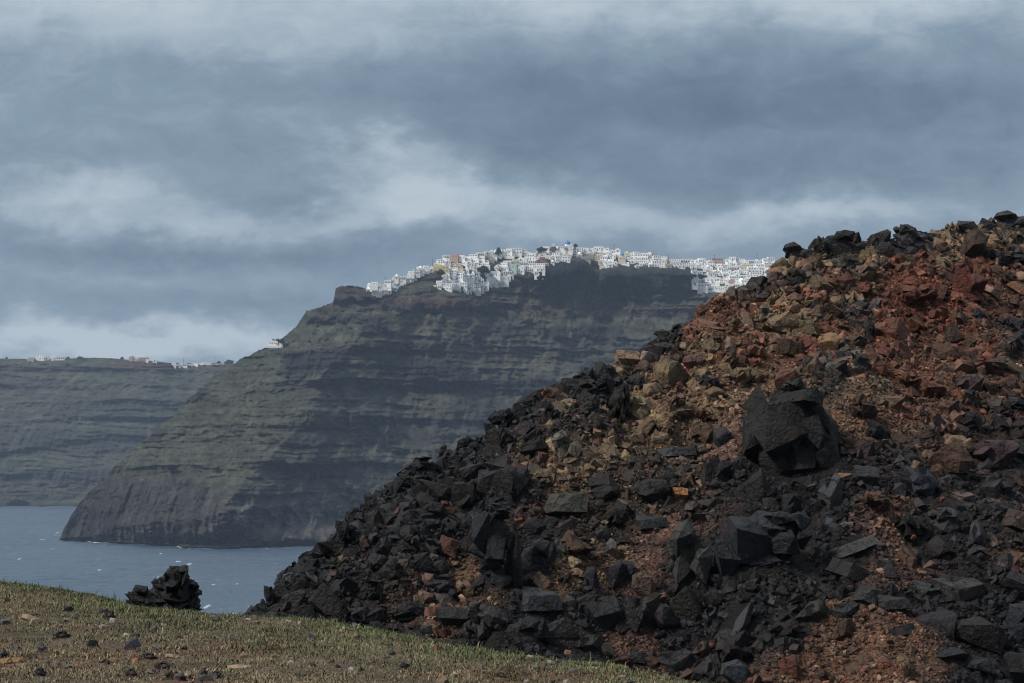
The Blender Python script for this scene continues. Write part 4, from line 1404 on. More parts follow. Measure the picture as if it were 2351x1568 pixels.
# x y w h (picture px), colour, label
SHELF = [
    (303, 1483, 30, 26, 1, (.035, .036, .042), 'largest dark grey stone lying in the dry grass at left'),
    (140, 1460, 36, 18, 5, (.03, .03, .03), 'low jagged black stone pair among dry grass, left'),
    (250, 1413, 26, 20, 5, (.05, .042, .036), 'dark brown rough stone below the lone outcrop'),
    (68, 1419, 36, 12, 6, (.22, .16, .10), 'flat tan slab in the grass near the left edge'),
    (152, 1425, 16, 10, 3, (.24, .20, .15), 'small rounded tan stone beside a grey one at left'),
    (10, 1427, 22, 14, 0, (.07, .075, .08), 'blue-grey stone at the very left edge'),
    (80, 1412, 18, 10, 0, (.05, .05, .055), 'dark angular stone behind the flat tan slab'),
    (155, 1399, 22, 14, 7, (.03, .03, .03), 'black stone just below the brink, left'),
    (232, 1379, 14, 9, 0, (.028, .028, .03), 'black stone on the brink left of the outcrop'),
    (240, 1404, 20, 10, 2, (.04, .04, .04), 'thin dark stone above the dark brown rough one'),
    (258, 1425, 12, 12, 3, (.36, .34, .31), 'pale whitish pebble left of centre in the grass'),
    (236, 1437, 14, 10, 3, (.36, .32, .27), 'pale round stone beneath the whitish pebble'),
    (375, 1436, 12, 8, 6, (.25, .20, .13), 'thin tan flake in the grass, centre left'),
    (355, 1446, 16, 13, 7, (.09, .10, .095), 'grey-green stone in the middle of the grass'),
    (493, 1422, 22, 15, 4, (.085, .095, .09), 'grey-green blocky stone below the pinnacle'),
    (290, 1461, 14, 12, 3, (.30, .27, .20), 'cream stone beside a dark one, centre left'),
    (312, 1458, 20, 14, 0, (.05, .05, .05), 'dark stone touching the cream stone'),
    (412, 1462, 12, 10, 0, (.03, .03, .035), 'small black stone right of the cream stone'),
    (396, 1508, 28, 9, 6, (.27, .21, .15), 'long flat cream-topped stone at lower centre left'),
    (340, 1512, 34, 16, 5, (.045, .042, .040), 'dark jagged stone below the largest dark stone'),
    (372, 1530, 32, 20, 5, (.04, .038, .036), 'low black stone under the long cream-topped stone'),
    (312, 1520, 16, 14, 2, (.26, .13, .06), 'bright orange stone in the lower left grass'),
    (248, 1518, 38, 12, 1, (.14, .085, .05), 'flat rust-brown stone near the bottom left'),
    (548, 1532, 44, 10, 6, (.28, .21, .14), 'long flat pale tan stone, lower centre'),
    (470, 1535, 18, 10, 0, (.09, .06, .045), 'brown stone left of the long flat pale stone'),
    (25, 1518, 46, 14, 6, (.22, .13, .06), 'ochre slab tilted in the bottom left corner'),
    (8, 1508, 16, 20, 0, (.025, .025, .026), 'black stone in the bottom left corner'),
    (95, 1492, 26, 16, 7, (.06, .055, .045), 'olive-dark stone above the bottom left rubble'),
    (132, 1527, 18, 18, 2, (.16, .13, .11), 'greyish pink stone in the bottom left rubble'),
    (105, 1524, 16, 16, 4, (.10, .075, .065), 'small reddish stone in the bottom left rubble'),
    (155, 1532, 18, 12, 0, (.085, .09, .10), 'blue-grey stone at the foot of the rubble patch'),
    (90, 1545, 26, 20, 5, (.03, .028, .028), 'black clinker in the bottom left rubble'),
    (385, 1552, 26, 26, 7, (.11, .08, .055), 'brown pointed stone at the bottom, centre left'),
    (415, 1556, 22, 20, 0, (.04, .04, .04), 'black stone beside the brown pointed stone'),
    (300, 1548, 24, 20, 5, (.06, .045, .04), 'dark brown stone at the bottom left of centre'),
    (470, 1558, 30, 16, 1, (.085, .075, .06), 'khaki stone cut by the bottom, centre left'),
    (350, 1543, 22, 10, 6, (.15, .12, .09), 'thin brown slab among the bottom stones'),
    (570, 1425, 12, 7, 3, (.30, .29, .27), 'whitish pebble near the brink, centre'),
    (662, 1430, 14, 8, 3, (.24, .24, .22), 'pale grey pebble below the left foot of the lava hill'),
    (690, 1431, 10, 9, 2, (.28, .24, .18), 'cream pebble right of the pale grey pebble'),
    (1056, 1469, 16, 20, 4, (.36, .17, .05), 'bright orange stone at the brink against black lava'),
    (1148, 1488, 12, 10, 3, (.38, .35, .31), 'whitish round stone on the brink, centre'),
    (1218, 1497, 16, 9, 3, (.26, .22, .17), 'cream stone half buried along the brink'),
    (1264, 1522, 18, 9, 6, (.40, .34, .29), 'white and pink flat stone below the brink'),
    (1365, 1535, 12, 7, 3, (.38, .36, .34), 'small white stone near the right end of the shelf'),
    (1100, 1533, 14, 12, 3, (.20, .17, .13), 'tan rounded stone at the bottom centre'),
    (1042, 1548, 16, 14, 0, (.28, .24, .18), 'cream blocky stone at the bottom centre'),
    (1230, 1540, 20, 12, 7, (.15, .13, .11), 'grey-brown stone at the bottom right of the shelf'),
    (1150, 1552, 22, 14, 5, (.10, .07, .055), 'brown stone on the bottom edge of the shelf'),
    (1320, 1550, 24, 12, 1, (.14, .12, .105), 'flat grey-brown stone near the tip of the shelf'),
    (900, 1500, 16, 10, 0, (.05, .05, .05), 'small dark stone in dry grass below the lava'),
    (820, 1462, 14, 9, 7, (.12, .11, .10), 'grey stone in grass below the left flank'),
    (760, 1520, 14, 9, 2, (.09, .08, .07), 'small brown-grey stone in the central dry grass'),
    (1430, 1556, 16, 9, 3, (.30, .22, .18), 'pinkish stone close to the tip of the shelf'),
]
# ------------------------------------------------------------------ grass on the shelf
M_grass, t, b = new_mat('grass_blade')
t.link(color_source(t, 'vertex'), b.inputs['Base Color'])
b.inputs['Roughness'].default_value = 0.7
b.inputs['Specular IOR Level'].default_value = 0.2


def blades(n_tuft, per, seed):
    rs = np.random.RandomState(seed)
    y = 22 + 30 * rs.rand(n_tuft) ** .9
    x = rs.uniform(-1.35, 1, n_tuft) * (y * .205 + .3)
    ye = np.interp(x, ex_, eD)
    ok = y < ye + .9
    x, y, ye = x[ok], y[ok], ye[ok]
    px, py = proj(x, y, shelf_z(x, y))
    ok = (py < 700) & (px > -190) & (px < 1040)
    x, y, ye = x[ok], y[ok], ye[ok]
    near = np.exp(-np.maximum(ye - y, 0) / 4.2)                    # greener towards the brink
    dens = .35 + .55 * near + .5 * fbm(x / 1.2, y / 1.2, oct=3, seed=260)
    dens = dens * sstep(6.0, 0.5, x) * 1.0 + .12
    dens = dens * (.6 + .4 * sstep(.3, -.1, fbm(x / 1.4, y / 1.4, oct=3, seed=270)) * 1.0)
    qx, qy = px[ok] / DS, py[ok] / DS
    for (X_, Y_, w_, h_, v_, c_, lab) in SHELF:
        dens = dens * np.where((np.abs(qx - X_) < w_ * .62) & (qy > Y_ - h_ * .3) & (qy < Y_ + h_ * 1.1), .0, 1)
    ok = rs.rand(len(x)) < dens
    x, y, near = x[ok], y[ok], near[ok]
    green = np.clip(-.06 + 1.0 * near * sstep(5.5, -.5, x) + .28 * fbm(x / 1.5, y / 1.5, oct=3, seed=261) + .03, 0, 1)
    m = len(x)
    bx = np.repeat(x, per) + rs.normal(0, .075, m * per)
    by = np.repeat(y, per) + rs.normal(0, .10, m * per)
    g = np.repeat(green, per)
    bz = shelf_z(bx, by) - .01
    L = rs.uniform(.018, .06, m * per) * (1 + 1.0 * (rs.rand(m * per) < .04)) * (1 + .5 * g) * (1 + .5 * np.repeat(vnoise(x * 2, y * 2, seed=262), per))
    ang = rs.uniform(0, 6.28, m * per)
    lean = rs.uniform(.3, 1.9, m * per)
    wd = rs.uniform(.003, .007, m * per)
    dx_, dy_ = np.cos(ang), np.sin(ang)
    p0 = np.stack([bx, by, bz], -1)
    mid = p0 + np.stack([dx_ * lean * L * .3, dy_ * lean * L * .3, L * .6], -1)
    tip = p0 + np.stack([dx_ * lean * L, dy_ * lean * L, L * (1.05 - .42 * lean)], -1)
    sd_ = np.stack([-dy_, dx_, 0 * dx_], -1) * wd[:, None]
    V = np.stack([p0 - sd_, p0 + sd_, mid + sd_ * .8, mid - sd_ * .8, tip], 1)
    n = m * per
    base = np.arange(n)[:, None] * 5
    tri = np.concatenate([base + np.array([[0, 1, 2]]), base + np.array([[0, 2, 3]]), base + np.array([[3, 2, 4]])])
    dry = np.array([(.24, .19, .11), (.18, .14, .08), (.31, .26, .16), (.14, .10, .06)])[rs.randint(0, 4, n)]
    grn = np.array([(.070, .108, .032), (.092, .130, .042), (.055, .082, .030)])[rs.randint(0, 3, n)]
    pick = (rs.rand(n) < g * .95)[:, None]
    sp_ = (1 + .55 * fbm(bx / .45, by / .7, oct=3, seed=263))[:, None]
    c = np.where(pick, grn, dry * .8) * rs.uniform(.75, 1.2, (n, 1)) * sp_
    return V.reshape(-1, 3), tri, np.repeat(c, 5, 0)


V, tri, c = blades(88000, 9, 5)
grass = link(mesh_np('grass', V, tri, M_grass, c), 'grass')
tag(grass, 'short dry brown grass turning green along the brink of the shelf', 'grass', kind='stuff')

# red low plants, as short red sprigs
rs = np.random.RandomState(77)
n = 7000
y = 22 + 22 * rs.rand(n)
x = rs.uniform(-1, 1, n) * (y * .2)
m_ = (fbm(x / 1.1, y / 1.1, oct=3, seed=251) + .12 * sstep(36, 28, y) > .26) & (y < np.interp(x, ex_, eD))
x, y = x[m_], y[m_]
n = len(x)
z = shelf_z(x, y)
h = rs.uniform(.015, .05, n)
a_ = rs.uniform(0, 3.14, n)
p = np.stack([x, y, z], -1)
s_ = np.stack([np.cos(a_), np.sin(a_), 0 * a_], -1) * .010
V = np.stack([p - s_, p + s_, p + np.stack([rs.normal(0, .01, n), rs.normal(0, .01, n), h], -1)], 1).reshape(-1, 3)
tag(link(mesh_np('red_sprigs', V, np.arange(3 * n).reshape(-1, 3), M_grass, np.tile((.13, .028, .022), (3 * n, 1)) * rs.uniform(.6, 1.3, (3 * n, 1))), 'red_ground_cover'),
    'low dark red plants creeping between the stones on the shelf', 'ground cover', kind='stuff')

# ------------------------------------------------------------------ stones on the shelf
PEB, PR, PS, PI_, PC = [], [], [], [], []
rs = np.random.RandomState(42)
n = 4800
y = 22 + 28 * rs.rand(n) ** 1.1
x = rs.uniform(-1, 1, n) * (y * .205)
ok = (y < np.interp(x, ex_, eD) - .1) & (rs.rand(n) < (.10 + .6 * sstep(36, 29, y) * sstep(-.1, .35, fbm(x / 1.4, y / 1.4, oct=3, seed=270)) + .5 * sstep(-1, 3, x)))
x, y = x[ok], y[ok]
n = len(x)
r = .012 * (5.5) ** (rs.rand(n) ** 2.0)
SP_ = np.array([(.045, .045, .048), (.22, .17, .12), (.12, .085, .06), (.28, .25, .21), (.15, .07, .045), (.07, .065, .06)])
pebbles = scatter('pebbles', stones, np.stack([x, y, shelf_z(x, y) + .2 * r], -1), rs.uniform(0, 6.28, (n, 3)), r[:, None] * rs.uniform(.7, 1.3, (n, 3)), rs.randint(0, 16, n),
                  SP_[rs.choice(6, n, p=[.28, .16, .28, .04, .10, .14])] * rs.uniform(.7, 1.3, (n, 1)), M_scree, 'small pebbles scattered through the dry grass of the shelf', 'pebbles')
STN = [rock_mesh('field_stone', 4000 + i, 2, s, M_stone) for i, s in enumerate(['angular', 'slab', 'angular', 'round', 'angular', 'rough', 'slab', 'angular'])]
for (X_, Y_, w_, h_, v_, c_, lab) in SHELF:
    px, py = X_ * DS, (Y_ + h_ * .35) * DS
    D = 2.4 * F / (py - 450)
    for _ in range(4):
        x, y, z = at(px, py, D)
        gz = float(shelf_z(np.array(x), np.array(y)))
        D = D * (HC - gz) / (HC - z)
    D = min(D, float(np.interp(x, ex_, eD)) - .05)
    x, y, _z = at(px, py, D)
    o = link(STN[v_], 'field_stone')
    s = DS * D / F / 2
    o.scale = (w_ * s * 1.25, (w_ + h_) * .5 * s * 1.15, h_ * s * 1.5)
    o.location = (x, y + h_ * s, float(shelf_z(np.array(x), np.array(y))) + h_ * s * .55)
    o.rotation_euler = (0, rs.uniform(-.2, .2), rs.uniform(-.5, .5))
    o.color = c_ + (1,)
    tag(o, lab, 'stone', 'stones lying on the grassy shelf')


# =================================================================== THE TOWN
class MB:
    def __init__(self):
        self.v, self.f = [], []

    def box(self, x0, x1, y0, y1, z0, z1):
        o = len(self.v)
        self.v += [(x0, y0, z0), (x1, y0, z0), (x1, y1, z0), (x0, y1, z0), (x0, y0, z1), (x1, y0, z1), (x1, y1, z1), (x0, y1, z1)]
        self.f += [tuple(o + i for i in q) for q in ((0, 3, 2, 1), (4, 5, 6, 7), (0, 1, 5, 4), (1, 2, 6, 5), (2, 3, 7, 6), (3, 0, 4, 7))]
        return self

    def prism(self, prof, y0, y1):
        """profile in x,z extruded along y"""
        o, n = len(self.v), len(prof)
        self.v += [(x, y0, z) for x, z in prof] + [(x, y1, z) for x, z in prof]
        self.f.append(tuple(o + i for i in range(n)))
        self.f.append(tuple(o + n + i for i in reversed(range(n))))
        self.f += [(o + i, o + n + i, o + n + (i + 1) % n, o + (i + 1) % n) for i in range(n)]
        return self

    def lathe(self, prof, cx=0, cy=0, n=14):
        o = len(self.v)
        for r, z in prof:
            for k in range(n):
                a = 2 * math.pi * k / n
                self.v.append((cx + r * math.cos(a), cy + r * math.sin(a), z))
        for j in range(len(prof) - 1):
            for k in range(n):
                self.f.append((o + j * n + k, o + j * n + (k + 1) % n, o + (j + 1) * n + (k + 1) % n, o + (j + 1) * n + k))
        return self

    def build(self, name, mat, parent=None, smooth=False):
        me = bpy.data.meshes.new(name)
        me.from_pydata(self.v, [], self.f)
        me.materials.append(mat)
        if smooth:
            me.polygons.foreach_set('use_smooth', [True] * len(me.polygons))
        return link(me, name, parent)


def arch(x, z0, w, h, n=6):
    pts = [(x - w / 2, z0), (x + w / 2, z0)]
    for k in range(n + 1):
        a = math.pi * k / n
        pts.append((x + w / 2 * math.cos(a), z0 + h - w / 2 + w / 2 * math.sin(a)))
    return pts


def empty(name, loc=(0, 0, 0)):
    o = bpy.data.objects.new(name, None)
    o.empty_display_size = 1
    sc.collection.objects.link(o)
    o.location = loc
    return o


# prototypes: base centre of the front wall at the origin, the front looks to -Y; walls reach 6 m down into the slope
def openings(root, wins, arches=()):
    for x, z, w, h in wins:
        w, h = w * .85, h * .85
        MB().box(x - w / 2, x + w / 2, -.25, .3, z, z + h).build('window', M_window, root)
    for x, z, w, h in arches:
        MB().prism(arch(x, z, w, h), -.28, .3).build('archway', M_window, root)


def proto(kind):
    root = empty('whitewashed_house')
    if kind == 'flat':
        MB().box(-4, 4, 0, 7, -6, 4.6).box(-4.15, 4.15, -.15, 7.15, 4.6, 5.0).build('wall', M_plaster, root)
        openings(root, [(-2.3, 1.9, 1.1, 1.4), (2.3, 1.9, 1.1, 1.4)], [(0, 0.2, 1.3, 2.6)])
    elif kind == 'vault':
        prof = [(-3.4, -6), (3.4, -6), (3.4, 2.6)] + [(3.4 * math.cos(a), 2.6 + 2.4 * math.sin(a)) for a in np.linspace(.25, math.pi - .25, 8)] + [(-3.4, 2.6)]
        MB().prism(prof, 0, 8).build('wall', M_plaster, root)
        openings(root, [(-2.0, 1.0, .9, 1.3), (2.0, 1.0, .9, 1.3)], [(0, .1, 1.5, 3.2)])
    elif kind == 'two storey':
        MB().box(-4.5, 4.5, 0, 8, -6, 3.1).box(-4.5, 4.5, 2.2, 8, 3.1, 6.4).box(-4.5, 4.5, 0, .25, 3.1, 3.8).build('wall', M_plaster, root)
        openings(root, [(-3, 1.0, 1.2, 1.4), (3, 1.0, 1.2, 1.4), (0, .2, 1.2, 2.2)], [])
        for x in (-2.8, 0, 2.8):
            MB().box(x - .7, x + .7, 1.95, 2.4, 4.0, 5.7).build('window', M_window, root)
    elif kind == 'arcade':
        MB().box(-6, 6, 0, 7, -6, 4.2).box(-6.1, 6.1, -.1, 7, 4.2, 4.7).build('wall', M_plaster, root)
        openings(root, [], [(-4.2, .2, 2.0, 3.1), (-1.4, .2, 2.0, 3.1), (1.4, .2, 2.0, 3.1), (4.2, .2, 2.0, 3.1)])
    elif kind == 'stair':
        MB().box(-2, 4.5, 0, 7, -6, 4.4).prism([(-5, -6), (-2, -6), (-2, 4.4), (-5, .6)], -.4, .6).build('wall', M_plaster, root)
        openings(root, [(0, 1.8, 1.1, 1.4), (3, 1.8, 1.1, 1.4)], [(1.5, .1, 1.2, 2.5)])
    elif kind == 'terrace':
        MB().box(-5.5, 5.5, -3.5, 0, -7, .4).box(-5.5, 5.5, -3.5, -3.2, .4, 1.3).box(-4.5, 4.5, 0, 7, 0, 4.6).build('wall', M_plaster, root)
        openings(root, [(-3, .9, 1.2, 1.9), (3, .9, 1.2, 1.9), (0, .5, 2.2, 2.6)], [])
    elif kind == 'cube':
        MB().box(-2.6, 2.6, 0, 5.5, -6, 4.8).box(-1.2, 1.4, 2, 4.6, 4.8, 6.1).build('wall', M_plaster, root)
        openings(root, [(-1.2, 2.6, .9, 1.1), (1.3, .6, 1.0, 2.2)], [])
    elif kind == 'long':
        MB().box(-8, 8, 0, 8, -6, 3.2).box(-8, 8, 1.5, 8, 3.2, 6.4).box(-8, 8, 0, .25, 3.2, 3.9).build('wall', M_plaster, root)
        openings(root, [(-6, .8, 1.5, 1.7), (-2, .8, 1.5, 1.7), (2, .8, 1.5, 1.7), (6, .8, 1.5, 1.7)], [])
        for x in (-6.2, -3.1, 0, 3.1, 6.2):
            MB().box(x - .7, x + .7, 1.3, 1.7, 3.9, 5.6).build('window', M_window, root)
    elif kind == 'domed':
        MB().box(-3, 3, 0, 6, -6, 3.6).build('wall', M_plaster, root)
        MB().lathe([(2.7, 3.55), (2.6, 4.2), (2.2, 5.0), (1.5, 5.7), (.7, 6.1), (.02, 6.2)], 0, 3).build('dome', M_plaster, root, True)
        openings(root, [(-1.7, 1.2, .8, 1.2), (1.7, 1.2, .8, 1.2)], [(0, 0, 1.2, 2.6)])
    return root


PROTO = {k: proto(k) for k in ('flat', 'vault', 'two storey', 'arcade', 'stair', 'terrace', 'cube', 'long', 'domed')}
PW = {'flat': 8, 'vault': 7, 'two storey': 9, 'arcade': 12, 'stair': 9, 'terrace': 10, 'cube': 5.5, 'long': 16, 'domed': 6}
USED = set()


def copy_tree(o):
    c = o.copy()
    sc.collection.objects.link(c)
    for ch in list(o.children):
        d = ch.copy()
        sc.collection.objects.link(d)
        d.parent = c
    return c


WHITE = (.86, .86, .84)
TINT = {'white': WHITE, 'cream': (.66, .58, .46), 'pink': (.52, .32, .28), 'ochre': (.62, .50, .27), 'pale green': (.42, .52, .47), 'grey stone': (.38, .33, .28),
        'brick red': (.26, .10, .08), 'bright white': (.93, .93, .92)}
DIST = [
    ('strip around mill tower', [(366, 288), (377, 284), (395, 280), (419, 270), (432, 265), (438, 267), (430, 273), (410, 279), (395, 288), (387, 296), (373, 298)], 3.0, .92),
    ('left stepped cluster', [(436, 262), (450, 257), (472, 256), (500, 254), (488, 268), (480, 275), (484, 281), (470, 292), (448, 292), (437, 289), (440, 276), (432, 271)], 3.3, .97),
    ('middle stepped cluster', [(505, 262), (545, 254), (549, 268), (538, 280), (533, 271), (514, 276), (500, 285), (487, 289), (467, 294), (462, 297), (464, 291), (478, 286), (490, 275), (498, 266)], 3.3, .97),
    ('quarter left of red belfry', [(491, 255), (505, 251), (536, 252), (549, 248), (549, 262), (545, 262), (545, 254), (510, 259)], 3.7, .95),
    ('slope below blue dome', [(549, 248), (574, 250), (596, 249), (604, 249), (622, 254), (625, 262), (611, 269), (598, 272), (596, 264), (573, 259), (550, 268)], 3.6, .95),
    ('ridge right of small dome', [(622, 254), (653, 256), (660, 260), (703, 261), (703, 270), (677, 271), (647, 270), (633, 268), (622, 263)], 3.6, .95),
    ('far right quarter', [(690, 262), (775, 262), (775, 292), (725, 291), (697, 288), (690, 280)], 3.7, 1.0)]


def inside(x, y, poly):
    r = False
    j = len(poly) - 1
    for i in range(len(poly)):
        xi, yi = poly[i]
        xj, yj = poly[j]
        if (yi > y) != (yj > y) and x < (xj - xi) * (y - yi) / (yj - yi) + xi:
            r = not r
        j = i
    return r


def place_house(kind, px, py, tint, scale=1.0, dz=0.0):
    D = ground_D(px, py)
    root = PROTO[kind]
    if kind in USED:
        root = copy_tree(root)
    USED.add(kind)
    root.location = at(px, py, D - 1.0)
    root.rotation_euler = (0, 0, random.uniform(-.22, .22))
    root.scale = (scale * random.uniform(.92, 1.1), scale, scale * random.uniform(.9, 1.12))
    c = TINT[tint]
    k = random.uniform(.93, 1.05)
    for ch in root.children:
        ch.color = (c[0] * k, c[1] * k, c[2] * k, 1)
    return root


random.seed(19)
KW = [('flat', 5), ('vault', 4), ('two storey', 5), ('arcade', 3), ('stair', 2), ('terrace', 3), ('cube', 5), ('long', 2), ('domed', 1)]
HOUSES = []
SPECIAL = [(554, 272.5, 'pink'), (541, 277, 'pink'), (543, 262, 'brick red'), (439, 271, 'ochre'), (513, 268, 'pale green'), (457, 268, 'cream'), (496, 262, 'cream'),
           (597, 259, 'cream'), (597, 266, 'cream'), (586, 259, 'grey stone'), (505, 252, 'grey stone'), (463, 297, 'cream'), (455, 257, 'pink')]
for dname, poly, step, fill in DIST:
    ys_ = [p[1] for p in poly]
    xs_ = [p[0] for p in poly]
    row = 0
    y = max(ys_)
    while y > min(ys_) - .1:
        x = min(xs_) + random.uniform(0, 3)
        n_in = 0
        while x < max(xs_):
            kind = random.choices([k for k, _ in KW], [w for _, w in KW])[0]
            scl = random.uniform(.72, 1.15) * (.8 if dname.startswith('strip') else 1.0)
            wpx = PW[kind] * scl / 1.28
            cxp = x + wpx / 2
            slope = 1.8 * math.sin(cxp / 7.0 + row) + random.uniform(-1.3, 1.3)
            if inside(cxp, y + 0.0, poly) and random.random() < fill:
                tint = random.choices(['white', 'bright white', 'cream', 'grey stone', 'pink'], [60, 34, 4, 1, .5])[0]
                for sx_, sy_, st_ in SPECIAL:
                    if abs(cxp - sx_) < 4.5 and abs(y - sy_) < 2.6:
                        tint = st_
                r_ = place_house(kind, cxp, y + slope * .6, tint, scl)
                HOUSES.append((r_, kind, tint, dname, row, cxp))
                n_in += 1
            x += wpx * random.uniform(.80, 1.02) + (1.2 if random.random() < .06 else 0)
        if n_in:
            row += 1
        y -= step
print('HOUSES', len(HOUSES), 'ROCKS', len(ROCKS))
ORDW = ['first', 'second', 'third', 'fourth', 'fifth', 'sixth', 'seventh', 'eighth', 'ninth', 'tenth', 'eleventh', 'twelfth', 'thirteenth', 'fourteenth', 'fifteenth',
        'sixteenth', 'seventeenth', 'eighteenth', 'nineteenth', 'twentieth', 'twenty-first', 'twenty-second']
KN = {'flat': 'flat-roofed', 'vault': 'vaulted', 'two storey': 'two-storey', 'arcade': 'arcaded', 'stair': 'stair-sided', 'terrace': 'terraced', 'cube': 'cube-like', 'long': 'long', 'domed': 'domed'}
rows = {}
for h_ in HOUSES:
    rows.setdefault((h_[3], h_[4]), []).append(h_)
for (dname, row), lst in rows.items():
    lst.sort(key=lambda t_: t_[5])
    for i, h_ in enumerate(lst):
        tint = 'white' if 'white' in h_[2] else h_[2]
        rw = 'lowest row' if row == 0 else ORDW[row] + ' row up'
        tag(h_[0], f"{tint} {KN[h_[1]]} house, {ORDW[i]} from left, {rw}, {dname}", 'house', 'houses of the white town on the ridge')
# past 280 the smallest, mostly hidden houses become one mass
order = sorted(HOUSES, key=lambda h_: -(PW[h_[1]] * h_[0].scale[0] * (10 if 'white' not in h_[2] else 1)) - (1000 if h_[0] in PROTO.values() else 0))
vs_, fs_, ms_, off = [], [], [], 0
for h_ in order[280:]:
    r_ = h_[0]
    mw = Matrix.LocRotScale(r_.location, r_.rotation_euler, r_.scale)
    for ch in list(r_.children):
        me = ch.data
        vs_ += [tuple(mw @ v.co) for v in me.vertices]
        for p in me.polygons:
            fs_.append(tuple(i + off for i in p.vertices))
            ms_.append(1 if ch.name.split('.')[0] in ('window', 'archway') else 0)
        off += len(me.vertices)
        bpy.data.objects.remove(ch)
    bpy.data.objects.remove(r_)
if vs_:
    me = bpy.data.meshes.new('small_white_houses')
    me.from_pydata(vs_, [], fs_)
    me.materials.append(M_plaster)
    me.materials.append(M_window)
    me.polygons.foreach_set('material_index', ms_)
    o = link(me, 'small_white_houses')
    o.color = WHITE + (1,)
    tag(o, 'small white houses packed between the larger ones of the ridge town', 'houses', kind='stuff')
for k, v in PROTO.items():
    if k not in USED:
        for ch in list(v.children):
            bpy.data.objects.remove(ch)
        bpy.data.objects.remove(v)


def colour(root, c):
    for ch in root.children_recursive:
        ch.color = c + (1,)


def put(root, px, py, D, s=1.0):
    root.location = at(px, py, D)
    root.scale = (s, s, s)


# blue-domed church on the summit
t_ = empty('domed_church')
MB().box(-7, 7, 0, 10, -7, 5).box(-4, 4, -.2, 10, 5, 7.4).build('wall', M_plaster, t_)
MB().prism(arch(-7.5, -5, 9, 9), -3, 4).build('vaulted_wing', M_plaster, t_)
MB().lathe([(3.6, 7.3), (3.6, 9.6), (3.7, 9.7)], 0, 4).build('drum', M_plaster, t_, True)
dm = MB().lathe([(4.0, 9.6), (3.9, 10.6), (3.3, 12.0), (2.2, 13.1), (1.0, 13.8), (.3, 14.1), (.25, 15.0), (.02, 15.3)], 0, 4).build('dome', M_blue, t_, True)
openings(t_, [(-4.5, 1, 1.2, 2.2), (4.5, 1, 1.2, 2.2)], [(-7.5, -2, 4, 4.5), (0, 0, 1.8, 3.6)])
put(t_, 567.5, 251, ground_D(566, 252) - 6, .98)
colour(t_, WHITE)
tag(t_, 'white church with a bright blue dome on the summit of the town', 'church')
# red belfry
t_ = empty('belfry')
MB().prism([(-3, -8), (3, -8), (3, 3.5), (5.5, 3.8), (3.2, 8.4), (-3.2, 8.4), (-5.5, 3.8), (-3, 3.5)], 0, 5).build('tower', M_brownstone, t_)
m2 = MB().box(-2.5, -1.7, .5, 4, 8.3, 12.4).box(1.7, 2.5, .5, 4, 8.3, 12.4).box(-.3, .3, .5, 4, 8.3, 12.4).box(-2.7, 2.7, .4, 4.1, 12.4, 13.2).build('bell_stage', M_plaster, t_)
m2.color = WHITE + (1,)
put(t_, 553.5, 252, ground_D(553, 252) - 5, .82)
tag(t_, 'dark red stone belfry with a white bell stage left of the blue-domed church', 'belfry')
# small blue-domed chapel
t_ = empty('domed_chapel')
MB().box(-4.5, 4.5, 0, 8, -8, 4).build('wall', M_plaster, t_)
MB().lathe([(2.8, 3.9), (2.8, 5.8), (2.9, 5.9)], 0, 3.4).build('drum', M_plaster, t_, True)
MB().lathe([(3.1, 5.8), (3.0, 6.6), (2.4, 7.6), (1.4, 8.3), (.3, 8.7), (.02, 9.2)], 0, 3.4).build('dome', M_blue, t_, True)
openings(t_, [(-2.4, 1, 1, 1.8), (2.4, 1, 1, 1.8)], [])
put(t_, 622, 259.6, ground_D(622, 260) - 9, 1.0)
colour(t_, (.74, .66, .55))
tag(t_, 'cream chapel under a small blue dome right of the summit', 'chapel')
# mill tower
t_ = empty('mill_tower')
MB().lathe([(3.6, -5), (3.3, 0), (3.0, 7.5), (2.9, 8.2)], 0, 3, 16).build('tower', M_plaster, t_, True)
MB().lathe([(3.0, 8.1), (2.4, 9.6), (1.2, 10.6), (.02, 11)], 0, 3, 16).build('cap', M_plaster, t_, True)
openings(t_, [(0, 3, .9, 1.2)], [])
put(t_, 397, 282, ground_D(397, 282) - 3, .92)
colour(t_, (.66, .61, .54))
tag(t_, 'pale round windmill tower with a rounded cap above the left end of town', 'windmill')


def church_small(px, py, D, s, lab):
    t_ = empty('hillside_chapel')
    MB().box(-6, 5, 0, 7, -6, 4).box(-3, 3, .5, 6, 4, 4.6).build('wall', M_plaster, t_)
    MB().lathe([(1.7, 4.5), (1.7, 5.3), (1.2, 6.3), (.02, 6.8)], -.5, 3, 12).build('dome', M_wood, t_, True)
    MB().box(6, 11, 1, 6, -7, 2.2).prism([(6, 2.2), (11, 2.2), (11, 3.6)], 1, 1.4).build('annex', M_plaster, t_)
    MB().box(-9, 9, -1.5, .5, -4, -1.2).build('terrace_wall', M_plaster, t_)
    openings(t_, [(-4, .6, 1, 1.8), (-1.5, .6, 1, 1.8), (1.5, .6, 1, 1.8)], [(3.8, -.5, 1.2, 2.4)])
    put(t_, px, py, D, s)
    colour(t_, (.86, .86, .86))
    tag(t_, lab, 'chapel')


church_small(273.5, 344.5, ground_D(274, 347) - 14, 1.0, 'small white chapel alone on the spur, high above the sea')


